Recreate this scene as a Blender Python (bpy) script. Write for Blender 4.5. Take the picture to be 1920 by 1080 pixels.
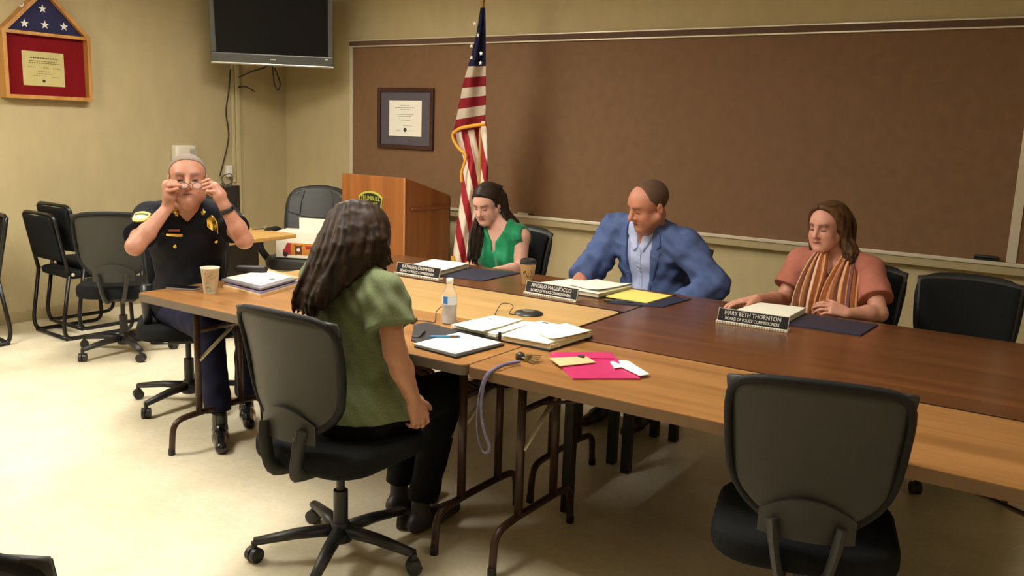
import bpy, bmesh, math, random
import numpy as np
from mathutils import Vector, Matrix, Euler
random.seed(7)
for o in list(bpy.data.objects): bpy.data.objects.remove(o)
SC = bpy.context.scene
COL = SC.collection
# ------------------------------------------------------------------ camera
CAM_H = 1.54; FPX = 1642.57; YAW, PIT, ROL = 0.589817, 0.181375, 0.0342314
_f = np.array([-math.sin(YAW)*math.cos(PIT), math.cos(YAW)*math.cos(PIT), -math.sin(PIT)])
_r = np.array([math.cos(YAW), math.sin(YAW), 0.]); _u = np.cross(_r, _f)
_r2 = math.cos(ROL)*_r + math.sin(ROL)*_u; _u2 = -math.sin(ROL)*_r + math.cos(ROL)*_u
cd = bpy.data.cameras.new('camera'); cam = bpy.data.objects.new('camera', cd); COL.objects.link(cam)
cd.sensor_width = 36; cd.lens = FPX/1920*36; cd.clip_start = .05
M = Matrix.Identity(4)
for i in range(3):
    M[i][0] = _r2[i]; M[i][1] = _u2[i]; M[i][2] = -_f[i]
M[2][3] = CAM_H
cam.matrix_world = M
SC.camera = cam
def at(u, v, x=None, y=None, z=None):
    """world point seen at photo pixel (u, v) on the plane x=, y= or z="""
    d = _r2*((u-960)/FPX) - _u2*((v-540)/FPX) + _f
    t = (z-CAM_H)/d[2] if z is not None else (x/d[0] if x is not None else y/d[1])
    return Vector((d[0]*t, d[1]*t, CAM_H+d[2]*t))
# ------------------------------------------------------------------ light / exposure
w = bpy.data.worlds.new('world'); SC.world = w; w.use_nodes = True
w.node_tree.nodes['Background'].inputs[0].default_value = (1, .93, .8, 1)
w.node_tree.nodes['Background'].inputs[1].default_value = .03
SC.view_settings.view_transform = 'Standard'; SC.view_settings.look = 'None'
SC.view_settings.gamma = 1; SC.view_settings.use_curve_mapping = False
SC.view_settings.exposure = 0.85
# (x, y, strength) of the ceiling fixtures, built further down
FIXTURES = [(-4.7, 1.0, 24), (-4.7, -1.3, 3), (-2.2, 2.2, 18), (-4.5, 3.6, 17), (.6, 2.3, 4)]
XL, YB, XR, YF, ZC = -6.516, 5.792, 2.6, -3.2, 2.75
# ------------------------------------------------------------------ materials
MATS = {}
def mat(name, col, rough=.6, metal=0., var=.08, scale=20., stretch=(1,1,1), bump=0., bscale=None, spec=.5, alpha=1., trans=0., emit=None, sheen=0., coat=0.):
    if name in MATS: return MATS[name]
    m = bpy.data.materials.new(name); m.use_nodes = True; n = m.node_tree.nodes; l = m.node_tree.links
    b = n['Principled BSDF']; b.inputs['Roughness'].default_value = rough; b.inputs['Metallic'].default_value = metal
    b.inputs['Specular IOR Level'].default_value = spec
    c = (*col, 1)
    tc = n.new('ShaderNodeTexCoord'); mp = n.new('ShaderNodeMapping'); mp.inputs['Scale'].default_value = stretch
    l.new(tc.outputs['Object'], mp.inputs['Vector'])
    nz = n.new('ShaderNodeTexNoise'); nz.inputs['Scale'].default_value = scale; nz.inputs['Detail'].default_value = 5
    l.new(mp.outputs['Vector'], nz.inputs['Vector'])
    rp = n.new('ShaderNodeValToRGB')
    rp.color_ramp.elements[0].position = .3; rp.color_ramp.elements[1].position = .7
    rp.color_ramp.elements[0].color = tuple(x*(1-var) for x in col)+(1,); rp.color_ramp.elements[1].color = tuple(min(1, x*(1+var)) for x in col)+(1,)
    l.new(nz.outputs['Fac'], rp.inputs['Fac']); l.new(rp.outputs['Color'], b.inputs['Base Color'])
    if bump:
        n2 = n.new('ShaderNodeTexNoise'); n2.inputs['Scale'].default_value = bscale or scale*4; n2.inputs['Detail'].default_value = 3
        l.new(mp.outputs['Vector'], n2.inputs['Vector'])
        bp = n.new('ShaderNodeBump'); bp.inputs['Strength'].default_value = bump; bp.inputs['Distance'].default_value = .01
        l.new(n2.outputs['Fac'], bp.inputs['Height']); l.new(bp.outputs['Normal'], b.inputs['Normal'])
    if trans: b.inputs['Transmission Weight'].default_value = trans; b.inputs['IOR'].default_value = 1.33
    if alpha < 1: b.inputs['Alpha'].default_value = alpha
    if sheen: b.inputs['Sheen Weight'].default_value = sheen
    if coat: b.inputs['Coat Weight'].default_value = coat; b.inputs['Coat Roughness'].default_value = .15
    if emit: b.inputs['Emission Color'].default_value = (*emit[0], 1); b.inputs['Emission Strength'].default_value = emit[1]
    MATS[name] = m; return m
def wood(name, c1, c2, axis=0, rough=.35, scale=3., coat=.0, fine=60.):
    if name in MATS: return MATS[name]
    m = bpy.data.materials.new(name); m.use_nodes = True; n = m.node_tree.nodes; l = m.node_tree.links
    b = n['Principled BSDF']; b.inputs['Roughness'].default_value = rough
    if coat: b.inputs['Coat Weight'].default_value = coat; b.inputs['Coat Roughness'].default_value = .2
    tc = n.new('ShaderNodeTexCoord'); mp = n.new('ShaderNodeMapping')
    s = [scale*6]*3; s[axis] = scale*.35; mp.inputs['Scale'].default_value = s
    l.new(tc.outputs['Object'], mp.inputs['Vector'])
    nz = n.new('ShaderNodeTexNoise'); nz.inputs['Scale'].default_value = 1.; nz.inputs['Detail'].default_value = 6; nz.inputs['Distortion'].default_value = .6
    l.new(mp.outputs['Vector'], nz.inputs['Vector'])
    mp2 = n.new('ShaderNodeMapping'); s = [fine*5]*3; s[axis] = fine*.12; mp2.inputs['Scale'].default_value = s
    l.new(tc.outputs['Object'], mp2.inputs['Vector'])
    n2 = n.new('ShaderNodeTexNoise'); n2.inputs['Scale'].default_value = 1.; n2.inputs['Detail'].default_value = 2
    l.new(mp2.outputs['Vector'], n2.inputs['Vector'])
    mx = n.new('ShaderNodeMath'); mx.operation = 'MULTIPLY_ADD'; mx.inputs[1].default_value = .35
    l.new(n2.outputs['Fac'], mx.inputs[0]); l.new(nz.outputs['Fac'], mx.inputs[2])
    rp = n.new('ShaderNodeValToRGB'); rp.color_ramp.elements[0].position = .45; rp.color_ramp.elements[1].position = .9
    rp.color_ramp.elements[0].color = (*c1, 1); rp.color_ramp.elements[1].color = (*c2, 1)
    l.new(mx.outputs[0], rp.inputs['Fac']); l.new(rp.outputs['Color'], b.inputs['Base Color'])
    MATS[name] = m; return m
def vcol_mat(name, rough=.5, sss=0., bump=0., bscale=300., sheen=0.):
    m = bpy.data.materials.new(name); m.use_nodes = True; n = m.node_tree.nodes; l = m.node_tree.links
    b = n['Principled BSDF']; b.inputs['Roughness'].default_value = rough
    a = n.new('ShaderNodeAttribute'); a.attribute_name = 'Col'
    tc = n.new('ShaderNodeTexCoord'); nz = n.new('ShaderNodeTexNoise'); nz.inputs['Scale'].default_value = 40
    l.new(tc.outputs['Object'], nz.inputs['Vector'])
    mr = n.new('ShaderNodeMapRange'); mr.inputs['To Min'].default_value = .9; mr.inputs['To Max'].default_value = 1.1
    l.new(nz.outputs['Fac'], mr.inputs['Value'])
    mx = n.new('ShaderNodeMix'); mx.data_type = 'RGBA'; mx.blend_type = 'MULTIPLY'; mx.inputs['Factor'].default_value = 1
    l.new(a.outputs['Color'], mx.inputs['A']); l.new(mr.outputs['Result'], mx.inputs['B']); l.new(mx.outputs['Result'], b.inputs['Base Color'])
    if sss: b.inputs['Subsurface Weight'].default_value = sss; b.inputs['Subsurface Radius'].default_value = (.01, .004, .002)
    if sheen: b.inputs['Sheen Weight'].default_value = sheen
    if bump:
        n2 = n.new('ShaderNodeTexNoise'); n2.inputs['Scale'].default_value = bscale; l.new(tc.outputs['Object'], n2.inputs['Vector'])
        bp = n.new('ShaderNodeBump'); bp.inputs['Strength'].default_value = bump; bp.inputs['Distance'].default_value = .005
        l.new(n2.outputs['Fac'], bp.inputs['Height']); l.new(bp.outputs['Normal'], b.inputs['Normal'])
    return m
def lin(r, g, b):
    f = lambda c: ((c/255+.055)/1.055)**2.4 if c > 10 else c/255/12.92
    return (f(r), f(g), f(b))
# ------------------------------------------------------------------ object helpers
def tag(o, label=None, cat=None, group=None, kind=None):
    if label: o['label'] = label
    if cat: o['category'] = cat
    if group: o['group'] = group
    if kind: o['kind'] = kind
    return o
def thing(name, loc=(0,0,0), rz=0., label=None, cat=None, group=None):
    o = bpy.data.objects.new(name, None); COL.objects.link(o); o.empty_display_size = .1
    o.location = loc; o.rotation_euler = (0, 0, rz)
    return tag(o, label, cat, group)
def link(name, me, parent=None, loc=None):
    o = bpy.data.objects.new(name, me); COL.objects.link(o)
    if parent: o.parent = parent
    if loc is not None: o.location = loc
    return o
def obj(name, bm, m, parent=None, smooth=False, loc=None, rot=None, ang=None):
    me = bpy.data.meshes.new(name); bmesh.ops.recalc_face_normals(bm, faces=bm.faces); bm.to_mesh(me); bm.free()
    ms = m if isinstance(m, (list, tuple)) else [m]
    for k in ms: me.materials.append(k)
    if smooth:
        me.polygons.foreach_set('use_smooth', [True]*len(me.polygons))
        if ang: me.set_sharp_from_angle(angle=math.radians(ang))
    o = link(name, me, parent, loc)
    if rot: o.rotation_euler = rot
    return o
def dup(root, loc, rz, label=None, group=None):
    r = root.copy(); COL.objects.link(r); r.location = loc; r.rotation_euler = (0, 0, rz)
    if label: r['label'] = label
    if group: r['group'] = group
    for ch in list(root.children):
        c = ch.copy(); COL.objects.link(c); c.parent = r
        for g in ch.children:
            d = g.copy(); COL.objects.link(d); d.parent = c
    return r
def NB(): return bmesh.new()
def _merge(bm, b2, mx=None):
    if mx is not None: b2.transform(mx)
    me = bpy.data.meshes.new('tmp'); b2.to_mesh(me); b2.free(); bm.from_mesh(me); bpy.data.meshes.remove(me)
def box(bm, lo, hi, bev=0., seg=2, mx=None):
    b = bmesh.new(); bmesh.ops.create_cube(b, size=1)
    lo = Vector(lo); hi = Vector(hi)
    for v in b.verts: v.co = Vector([(lo[i]+hi[i])/2 + v.co[i]*(hi[i]-lo[i]) for i in range(3)])
    if bev: bmesh.ops.bevel(b, geom=list(b.edges), offset=bev, segments=seg, affect='EDGES', profile=.5)
    _merge(bm, b, mx); return bm
def prism(bm, pts, z0, z1, mx=None, bev=0., seg=2):
    """polygon in xy extruded from z0 to z1"""
    b = bmesh.new()
    vs = [b.verts.new((p[0], p[1], z0)) for p in pts]; f = b.faces.new(vs)
    r = bmesh.ops.extrude_face_region(b, geom=[f])
    for v in [g for g in r['geom'] if isinstance(g, bmesh.types.BMVert)]: v.co.z = z1
    if bev: bmesh.ops.bevel(b, geom=list(b.edges), offset=bev, segments=seg, affect='EDGES', profile=.5)
    bmesh.ops.recalc_face_normals(b, faces=b.faces)
    _merge(bm, b, mx); return bm
def rrect(w, h, r, n=5):
    out = []
    for cx, cy, a0 in ((w/2-r, h/2-r, 0), (-w/2+r, h/2-r, 90), (-w/2+r, -h/2+r, 180), (w/2-r, -h/2+r, 270)):
        for i in range(n+1):
            a = math.radians(a0+90*i/n); out.append((cx+r*math.cos(a), cy+r*math.sin(a)))
    return out
def tube(bm, path, r, n=10, closed=False, mx=None, flat=1.):
    """swept tube; r number or list; flat squashes the second axis"""
    P = [Vector(p) for p in path]; N = len(P); b = bmesh.new()
    rs = r if isinstance(r, (list, tuple)) else [r]*N
    T = []
    for i in range(N):
        a = P[(i-1) % N] if (closed or i > 0) else P[i]; c = P[(i+1) % N] if (closed or i < N-1) else P[i]
        T.append((c-a).normalized())
    up = Vector((0, 0, 1)) if abs(T[0].z) < .9 else Vector((1, 0, 0))
    nrm = (up - T[0]*up.dot(T[0])).normalized(); rings = []
    for i in range(N):
        nrm = (nrm - T[i]*nrm.dot(T[i])).normalized(); bi = T[i].cross(nrm)
        rings.append([b.verts.new(P[i] + (nrm*math.cos(2*math.pi*k/n)*flat + bi*math.sin(2*math.pi*k/n))*rs[i]) for k in range(n)])
    for i in range(N if closed else N-1):
        A, B = rings[i], rings[(i+1) % N]
        for k in range(n): b.faces.new((A[k], A[(k+1) % n], B[(k+1) % n], B[k]))
    if not closed: b.faces.new(rings[0][::-1]); b.faces.new(rings[-1])
    _merge(bm, b, mx); return bm
def arcs(pts, r, n=5):
    """round the corners of a polyline"""
    P = [Vector(p) for p in pts]; out = [P[0]]
    for i in range(1, len(P)-1):
        a = (P[i-1]-P[i]); c = (P[i+1]-P[i]); rr = min(r, a.length*.49, c.length*.49)
        p0 = P[i]+a.normalized()*rr; p2 = P[i]+c.normalized()*rr
        for k in range(n+1):
            t = k/n; out.append(p0*(1-t)**2 + P[i]*2*t*(1-t) + p2*t*t)
    out.append(P[-1]); return out
def spline(pts, n=6):
    P = [Vector(p) for p in pts]; out = []
    for i in range(len(P)-1):
        p0 = P[max(i-1, 0)]; p1 = P[i]; p2 = P[i+1]; p3 = P[min(i+2, len(P)-1)]
        for k in range(n):
            t = k/n; out.append(.5*((2*p1)+(p2-p0)*t+(2*p0-5*p1+4*p2-p3)*t*t+(3*p1-p0-3*p2+p3)*t**3))
    out.append(P[-1]); return out
def lathe(bm, prof, n=20, mx=None, caps=True):
    b = bmesh.new(); rings = []
    for r, z in prof: rings.append([b.verts.new((r*math.cos(2*math.pi*k/n), r*math.sin(2*math.pi*k/n), z)) for k in range(n)])
    for A, B in zip(rings, rings[1:]):
        for k in range(n): b.faces.new((A[k], A[(k+1) % n], B[(k+1) % n], B[k]))
    if caps: b.faces.new(rings[0][::-1]); b.faces.new(rings[-1])
    _merge(bm, b, mx); return bm
def grid(bm, fn, nu, nv, mx=None, thick=0., mi=None):
    b = bmesh.new(); V = [[b.verts.new(fn(i/nu, j/nv)) for j in range(nv+1)] for i in range(nu+1)]
    for i in range(nu):
        for j in range(nv):
            f = b.faces.new((V[i][j], V[i+1][j], V[i+1][j+1], V[i][j+1]))
            if mi: f.material_index = mi(i, j)
    if thick:
        bmesh.ops.recalc_face_normals(b, faces=b.faces)
        bmesh.ops.solidify(b, geom=list(b.faces), thickness=thick)
    _merge(bm, b, mx); return bm
def text_mesh(txt, size, align='CENTER', extrude=.0004, font_scale=1.):
    c = bpy.data.curves.new('lettering', 'FONT'); c.body = txt; c.size = size; c.align_x = align; c.align_y = 'CENTER'; c.extrude = extrude; c.resolution_u = 3
    o = bpy.data.objects.new('lettering', c); COL.objects.link(o)
    bpy.context.view_layer.update()
    me = bpy.data.meshes.new_from_object(o.evaluated_get(bpy.context.evaluated_depsgraph_get()))
    bpy.data.objects.remove(o); bpy.data.curves.remove(c); return me
def text_obj(name, txt, size, m, parent, mx, squash=1., **k):
    me = text_mesh(txt, size, **k); me.transform(mx @ Matrix.Diagonal((squash, 1, 1, 1))); me.materials.clear(); me.materials.append(m)
    return link(name, me, parent)
def frame(o, xa, ya, za=None):
    """4x4 with origin o and axes xa, ya, za"""
    xa = Vector(xa).normalized(); ya = Vector(ya); ya = (ya-xa*ya.dot(xa)).normalized(); z = xa.cross(ya)
    m = Matrix.Identity(4)
    for i in range(3): m[i][0] = xa[i]; m[i][1] = ya[i]; m[i][2] = z[i]; m[i][3] = o[i]
    return m
RZ = lambda a: Matrix.Rotation(a, 4, 'Z')
T = lambda x, y, z: Matrix.Translation((x, y, z))
# ================================================================== the room
m_wall = mat('wall_vinyl', lin(188, 172, 130), .75, var=.05, scale=9, bump=.25, bscale=220, stretch=(1, 1, .5))
m_ceil = mat('ceiling_tile', lin(225, 220, 205), .9, var=.04, scale=40)
m_base = mat('vinyl_base', lin(178, 160, 120), .5, var=.05)
def floor_mat():
    m = bpy.data.materials.new('floor_vinyl'); m.use_nodes = True; n = m.node_tree.nodes; l = m.node_tree.links
    b = n['Principled BSDF']; b.inputs['Roughness'].default_value = .38
    tc = n.new('ShaderNodeTexCoord')
    a = n.new('ShaderNodeTexNoise'); a.inputs['Scale'].default_value = 3.5; a.inputs['Detail'].default_value = 6; a.inputs['Roughness'].default_value = .7
    c = n.new('ShaderNodeTexNoise'); c.inputs['Scale'].default_value = 45; c.inputs['Detail'].default_value = 4
    s = n.new('ShaderNodeTexVoronoi'); s.inputs['Scale'].default_value = 60
    for k in (a, c, s): l.new(tc.outputs['Object'], k.inputs['Vector'])
    mx = n.new('ShaderNodeMath'); mx.operation = 'MULTIPLY_ADD'; mx.inputs[1].default_value = .5
    l.new(c.outputs['Fac'], mx.inputs[0]); l.new(a.outputs['Fac'], mx.inputs[2])
    rp = n.new('ShaderNodeValToRGB'); rp.color_ramp.elements[0].position = .5; rp.color_ramp.elements[1].position = .95
    rp.color_ramp.elements[0].color = (*lin(218, 206, 174), 1); rp.color_ramp.elements[1].color = (*lin(240, 230, 202), 1)
    l.new(mx.outputs[0], rp.inputs['Fac'])
    r2 = n.new('ShaderNodeValToRGB'); r2.color_ramp.elements[0].position = .06; r2.color_ramp.elements[1].position = .12
    r2.color_ramp.elements[0].color = (.72, .7, .66, 1); r2.color_ramp.elements[1].color = (1, 1, 1, 1)
    l.new(s.outputs['Distance'], r2.inputs['Fac'])
    mm = n.new('ShaderNodeMix'); mm.data_type = 'RGBA'; mm.blend_type = 'MULTIPLY'; mm.inputs['Factor'].default_value = .45
    l.new(rp.outputs['Color'], mm.inputs['A']); l.new(r2.outputs['Color'], mm.inputs['B']); l.new(mm.outputs['Result'], b.inputs['Base Color'])
    return m
def struct(name, lo, hi, m, bev=0.): return tag(obj(name, box(NB(), lo, hi, bev), m), kind='structure')
th = .12
struct('floor', (XL-th, YF-th, -.1), (XR+th, YB+th, 0), floor_mat())
struct('ceiling', (XL-th, YF-th, ZC), (XR+th, YB+th, ZC+.1), m_ceil)
struct('wall_left', (XL-th, YF, 0), (XL, YB, ZC), m_wall)
struct('wall_back', (XL-th, YB, 0), (XR+th, YB+th, ZC), m_wall)
struct('wall_right', (XR, YF, 0), (XR+th, YB, ZC), m_wall)
struct('wall_front', (XL-th, YF-th, 0), (XR+th, YF, ZC), m_wall)
struct('baseboard_left', (XL, YF, 0), (XL+.006, YB, .088), m_base, .002)
struct('baseboard_back', (XL+.006, YB-.006, 0), (XR, YB, .088), m_base, .002)
# ceiling fixtures that light the room
m_white = mat('painted_white', lin(235, 230, 215), .5, var=.02)
for i, (fx, fy, fs) in enumerate(FIXTURES):
    t = thing('ceiling_light', (fx, fy, ZC), 0, 'recessed fluorescent ceiling panel, ' + ['above the clear floor by the left wall', 'farthest back along the left wall', 'above the folding tables', 'between the television and the officer', 'nearest the right wall'][i], 'ceiling light', 'fluorescent ceiling panels')
    bm = NB()
    for lo, hi in (((-.32, -.62, -.03), (-.29, .62, 0)), ((.29, -.62, -.03), (.32, .62, 0)), ((-.29, -.62, -.03), (.29, -.59, 0)), ((-.29, .59, -.03), (.29, .62, 0))): box(bm, lo, hi)
    obj('frame', bm, m_white, t)
    obj('diffuser', box(NB(), (-.29, -.59, -.02), (.29, .59, -.012)), mat('lit_diffuser_%d' % i, (1, 1, 1), .5, var=0, emit=((1, .957, .875), fs)), t)
# ================================================================== brown tack board
m_alu = mat('aluminium', lin(216, 206, 182), .35, .25, var=.03)
m_tack = mat('brown_tackboard', lin(122, 88, 55), .7, var=.07, scale=14, bump=.12, bscale=500, sheen=.2)
m_cork = mat('cork_strip', lin(98, 72, 55), .8, var=.12, scale=80)
bd = thing('tack_board', (-2.6, YB, .8), 0, 'wide brown tack board in an aluminium frame on the back wall', 'board')
def bpart(name, lo, hi, m, bev=.002):
    lo = (lo[0]+2.6, lo[1]-YB, lo[2]-.8); hi = (hi[0]+2.6, hi[1]-YB, hi[2]-.8)
    return obj(name, box(NB(), lo, hi, bev), m, bd)
XBR = 1.9
bpart('panel', (-5.63, YB-.016, .86), (-.428, YB, 2.19), m_tack, 0)
bpart('panel', (-.38, YB-.016, .86), (XBR, YB, 2.19), m_tack, 0)
bpart('divider_bar', (-.430, YB-.026, .868), (-.378, YB, 2.19), m_alu)
bpart('side_frame', (-5.662, YB-.026, .80), (-5.628, YB, 2.19), m_alu)
bpart('side_frame', (XBR, YB-.026, .80), (XBR+.03, YB, 2.19), m_alu)
tr = bpart('map_rail', (-5.662, YB-.030, 2.184), (XBR+.03, YB, 2.238), m_cork)
o = obj('rail_edge', box(NB(), (-5.662+2.6, -.038, 2.231-.8), (XBR+.03+2.6, 0, 2.241-.8), .002), m_alu, tr)
o = obj('rail_edge', box(NB(), (-5.662+2.6, -.040, 2.180-.8), (XBR+.03+2.6, 0, 2.191-.8), .002), m_alu, tr)
ty = bpart('chalk_tray', (-5.662, YB-.075, .855), (XBR+.03, YB, .866), m_alu)
obj('tray_lip', box(NB(), (-5.662+2.6, -.080, .850-.8), (XBR+.03+2.6, -.070, .872-.8), .003), m_alu, ty)
obj('tray_skirt', box(NB(), (-5.662+2.6, -.068, .800-.8), (XBR+.03+2.6, -.030, .855-.8), .004), mat('tray_beige', lin(176, 160, 120), .5, .2, var=.03), ty)
# eraser and marker on the tray
p = at(1848, 489, y=YB-.045)
e = thing('board_eraser', (p.x, YB-.043, .8665), 0, 'small black felt board eraser on the chalk tray', 'eraser')
obj('felt', box(NB(), (-.062, -.02, 0), (.062, .02, .018), .003), mat('black_felt', (.012, .011, .012), .95), e)
obj('grip', box(NB(), (-.062, -.02, .0182), (.062, .02, .032), .006), mat('black_plastic', (.018, .017, .016), .45), e)
p = at(985, 395, y=YB-.045)
mk = thing('marker', (p.x, YB-.045, .875), 0, 'silver marker pen lying on the chalk tray near the flag', 'marker')
obj('barrel', lathe(NB(), [(.006, -.07), (.0085, -.068), (.0085, .03), (.007, .032)], 12, Matrix.Rotation(math.pi/2, 4, 'Y')), m_alu, mk, True)
obj('cap', lathe(NB(), [(.0085, .032), (.0088, .07), (.006, .073)], 12, Matrix.Rotation(math.pi/2, 4, 'Y')), mat('marker_cap', (.05, .03, .03), .4), mk, True)
# framed diploma on the board
m_mahog = wood('mahogany_frame', (.028, .008, .006), (.06, .016, .011), 0, .3, 4, .3)
m_paper = mat('paper_white', lin(244, 240, 222), .8, var=.02)
m_ink = mat('ink_grey', lin(120, 118, 112), .8, var=.05)
d0 = thing('framed_diploma', (-5.006, YB-.017, 1.582), 0, 'diploma with grey mat in a mahogany frame hung on the brown board', 'picture frame')
W2, H2 = .308, .254
bm = NB()
for lo, hi in (((-W2, -.028, -H2), (-W2+.032, 0, H2)), ((W2-.032, -.028, -H2), (W2, 0, H2)), ((-W2+.032, -.028, -H2), (W2-.032, 0, -H2+.032)), ((-W2+.032, -.028, H2-.032), (W2-.032, 0, H2))): box(bm, lo, hi, .005)
obj('frame', bm, m_mahog, d0)
obj('mat_board', box(NB(), (-W2+.03, -.012, -H2+.03), (W2-.03, -.002, H2-.03)), mat('grey_mat', lin(88, 82, 88), .8), d0)
cert = obj('certificate', box(NB(), (-.180, -.0145, -.148), (.180, -.0122, .150)), m_paper, d0)
FACE_Y = Matrix.Rotation(math.pi/2, 4, 'X')   # text upright facing -y
def script_lines(parent, rows, y, m):
    """rows of unreadable script as short uneven strokes"""
    bm = NB()
    for x0, x1, z, h in rows:
        x = x0
        while x < x1:
            wd = random.uniform(.008, .02); box(bm, (x, y-.0004, z-h/2), (min(x+wd, x1), y, z+h/2)); x += wd+.004
    return obj('script', bm, m, parent)
script_lines(cert, [(-.05, .05, .108, .004), (-.11, .11, .09, .006), (-.06, .06, .074, .004), (-.09, .09, .035, .005), (-.08, .07, .018, .004), (-.06, .06, -.012, .005), (-.02, .08, -.06, .003), (-.10, -.05, -.10, .003), (.05, .10, -.10, .003)], -.0147, m_ink)
obj('seal', lathe(NB(), [(.018, 0), (.018, .0008)], 16, T(.0, -.0149, -.095) @ FACE_Y), mat('seal_ink', lin(60, 60, 70), .7), cert)
# ================================================================== memorial flag case on the left wall
m_oak = wood('oak_frame', lin(168, 112, 52), lin(205, 152, 82), 2, .4, 3)
fc = thing('flag_display_case', (XL, 3.51, 1.625), 0, 'oak case holding a folded flag above a red matted certificate', 'display case')
Wc, Hs, Ap, D = .318, .465, .785, .085
def seg(bm, a, b, wdt, d0_, d1):
    """bar of width wdt lying inside from a to b in the (y,z) plane, from x=d0 to d1"""
    a = Vector((0, *a)); b = Vector((0, *b)); dirv = (b-a).normalized(); nrm = Vector((0, -dirv.z, dirv.y))
    q = [a, b, b+nrm*wdt, a+nrm*wdt]
    bb = bmesh.new(); lo = [bb.verts.new((d0_, p.y, p.z)) for p in q]; hi = [bb.verts.new((d1, p.y, p.z)) for p in q]
    bb.faces.new(lo); bb.faces.new(hi)
    for i in range(4): bb.faces.new((lo[i], lo[(i+1) % 4], hi[(i+1) % 4], hi[i]))
    bmesh.ops.recalc_face_normals(bb, faces=bb.faces); _merge(bm, bb)
bm = NB()
out = [(-Wc, 0), (Wc, 0), (Wc, Hs), (0, Ap), (-Wc, Hs)]
def inset(P, w):
    n = len(P); R = []
    for i in range(n):
        a, b, c = Vector(P[i-1]), Vector(P[i]), Vector(P[(i+1) % n]); d1, d2 = (b-a).normalized(), (c-b).normalized(); n1, n2 = Vector((-d1.y, d1.x)), Vector((-d2.y, d2.x)); m = (n1+n2).normalized(); R.append(b+m*(w/max(.2, m.dot(n1))))
    return R
inn = inset(out, .026)
bv = [[bm.verts.new((x, p_[0], p_[1])) for p_ in P_] for P_ in (out, inn) for x in (0, D)]
for i in range(5):
    j = (i+1) % 5
    for a_, b_ in ((0, 1), (1, 3), (3, 2), (2, 0)): bm.faces.new((bv[a_][i], bv[a_][j], bv[b_][j], bv[b_][i]))
obj('frame', bm, m_oak, fc)
bm = NB(); seg(bm, (-Wc+.02, Hs-.02), (Wc-.02, Hs-.02), .022, .0, D-.006); obj('divider', bm, m_oak, fc)
obj('red_mat', box(NB(), (.004, -Wc+.02, .02), (.03, Wc-.02, Hs-.018)), mat('red_mat', lin(126, 22, 28), .85, var=.06, spec=.1), fc)
m_navy = mat('flag_navy', lin(34, 34, 74), .85, var=.12, scale=40, bump=.2)
bm = NB(); prism(bm, [(-Wc+.03, Hs+.004), (Wc-.03, Hs+.004), (0, Ap-.035)], .004, .05, frame((0, 0, 0), (0, 1, 0), (0, 0, 1)), .012)
fl = obj('folded_flag', bm, m_navy, fc, True, ang=40)
def star(R, r=None):
    r = r or R*.4; return [((R if k % 2 == 0 else r)*math.sin(k*math.pi/5), (R if k % 2 == 0 else r)*math.cos(k*math.pi/5)) for k in range(10)]
m_star = mat('star_white', lin(232, 228, 215), .8, var=.03)
smesh = None
for yy, zz in ((-.145, Hs+.055), (0, Hs+.06), (.14, Hs+.062), (-.01, Hs+.17), (-.145, Hs+.165), (.118, Hs+.17), (-.25, Hs+.03)):
    if abs(yy) > (Ap-.075-zz)*1.0 and yy != -.145: continue
    if smesh is None:
        o = obj('star', prism(NB(), star(.031), .0502, .0525, frame((0, 0, 0), (0, 1, 0), (0, 0, 1))), m_star, fl); smesh = o.data
    else: o = link('star', smesh, fl)
    o.location = (0, yy, zz)
ct = obj('certificate', box(NB(), (.0305, -.168, .095), (.0325, .135, .335)), mat('parchment', lin(205, 192, 130), .8, var=.04), fc)
bm = NB()
for y0, y1, z, h in ((-.11, .09, .29, .008), (-.12, .08, .268, .005), (-.12, .10, .255, .005), (-.13, -.08, .225, .005), (-.02, .02, .225, .004), (.05, .11, .222, .005), (-.06, .03, .195, .004), (-.07, .05, .18, .004), (-.09, .0, .165, .004), (.04, .1, .16, .003)):
    y = y0
    while y < y1:
        wd = random.uniform(.008, .018); box(bm, (.0326, y, z-h/2), (.033, min(y+wd, y1), z+h/2)); y += wd+.004
obj('script', bm, mat('ink_olive', lin(95, 88, 50), .8), ct)
obj('seal', lathe(NB(), [(.011, 0), (.011, .001)], 14, T(.0328, -.02, .13) @ frame((0, 0, 0), (0, 1, 0), (0, 0, 1))), mat('seal_dark', lin(60, 50, 40), .7), ct)
obj('glass', box(NB(), (.0505+.008, -Wc+.024, .024), (.0605, Wc-.024, Hs-.02)), mat('case_glass', (.0, .0, .0), .03, var=0, alpha=.03), fc)
# ================================================================== television across the corner
m_bezel = mat('tv_bezel', lin(92, 94, 90), .35, .3, var=.04)
m_black = mat('black_plastic', (.018, .017, .016), .45)
tv = thing('television', (-5.86, 5.08, 1.985), math.radians(45), 'grey flat screen television mounted high across the corner', 'television')
tl = Matrix.Rotation(math.radians(12), 4, 'X')
WT, HT = .49, .63
bm = NB()
for lo, hi in (((-WT, -.03, 0), (WT, .03, .085)), ((-WT, -.03, HT-.04), (WT, .03, HT)), ((-WT, -.03, .085), (-WT+.045, .03, HT-.04)), ((WT-.045, -.03, .085), (WT, .03, HT-.04))): box(bm, lo, hi, .008, mx=tl)
obj('bezel', bm, m_bezel, tv)
obj('screen', box(NB(), (-WT+.04, -.02, .08), (WT-.04, .02, HT-.035), mx=tl), mat('screen_black', (.005, .005, .0055), .3, var=0, spec=.2), tv)
obj('housing', box(NB(), (-WT+.03, .03, .03), (WT-.03, .10, HT-.03), .02, mx=tl), m_black, tv)
obj('silver_trim', box(NB(), (-WT-.002, -.034, -.008), (WT+.002, .02, .010), .005, mx=tl), mat('silver_trim', lin(190, 185, 170), .3, .8), tv)
obj('power_light', box(NB(), (WT-.07, -.0315, .060), (WT-.045, -.030, .068), mx=tl), m_star, tv)
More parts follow.
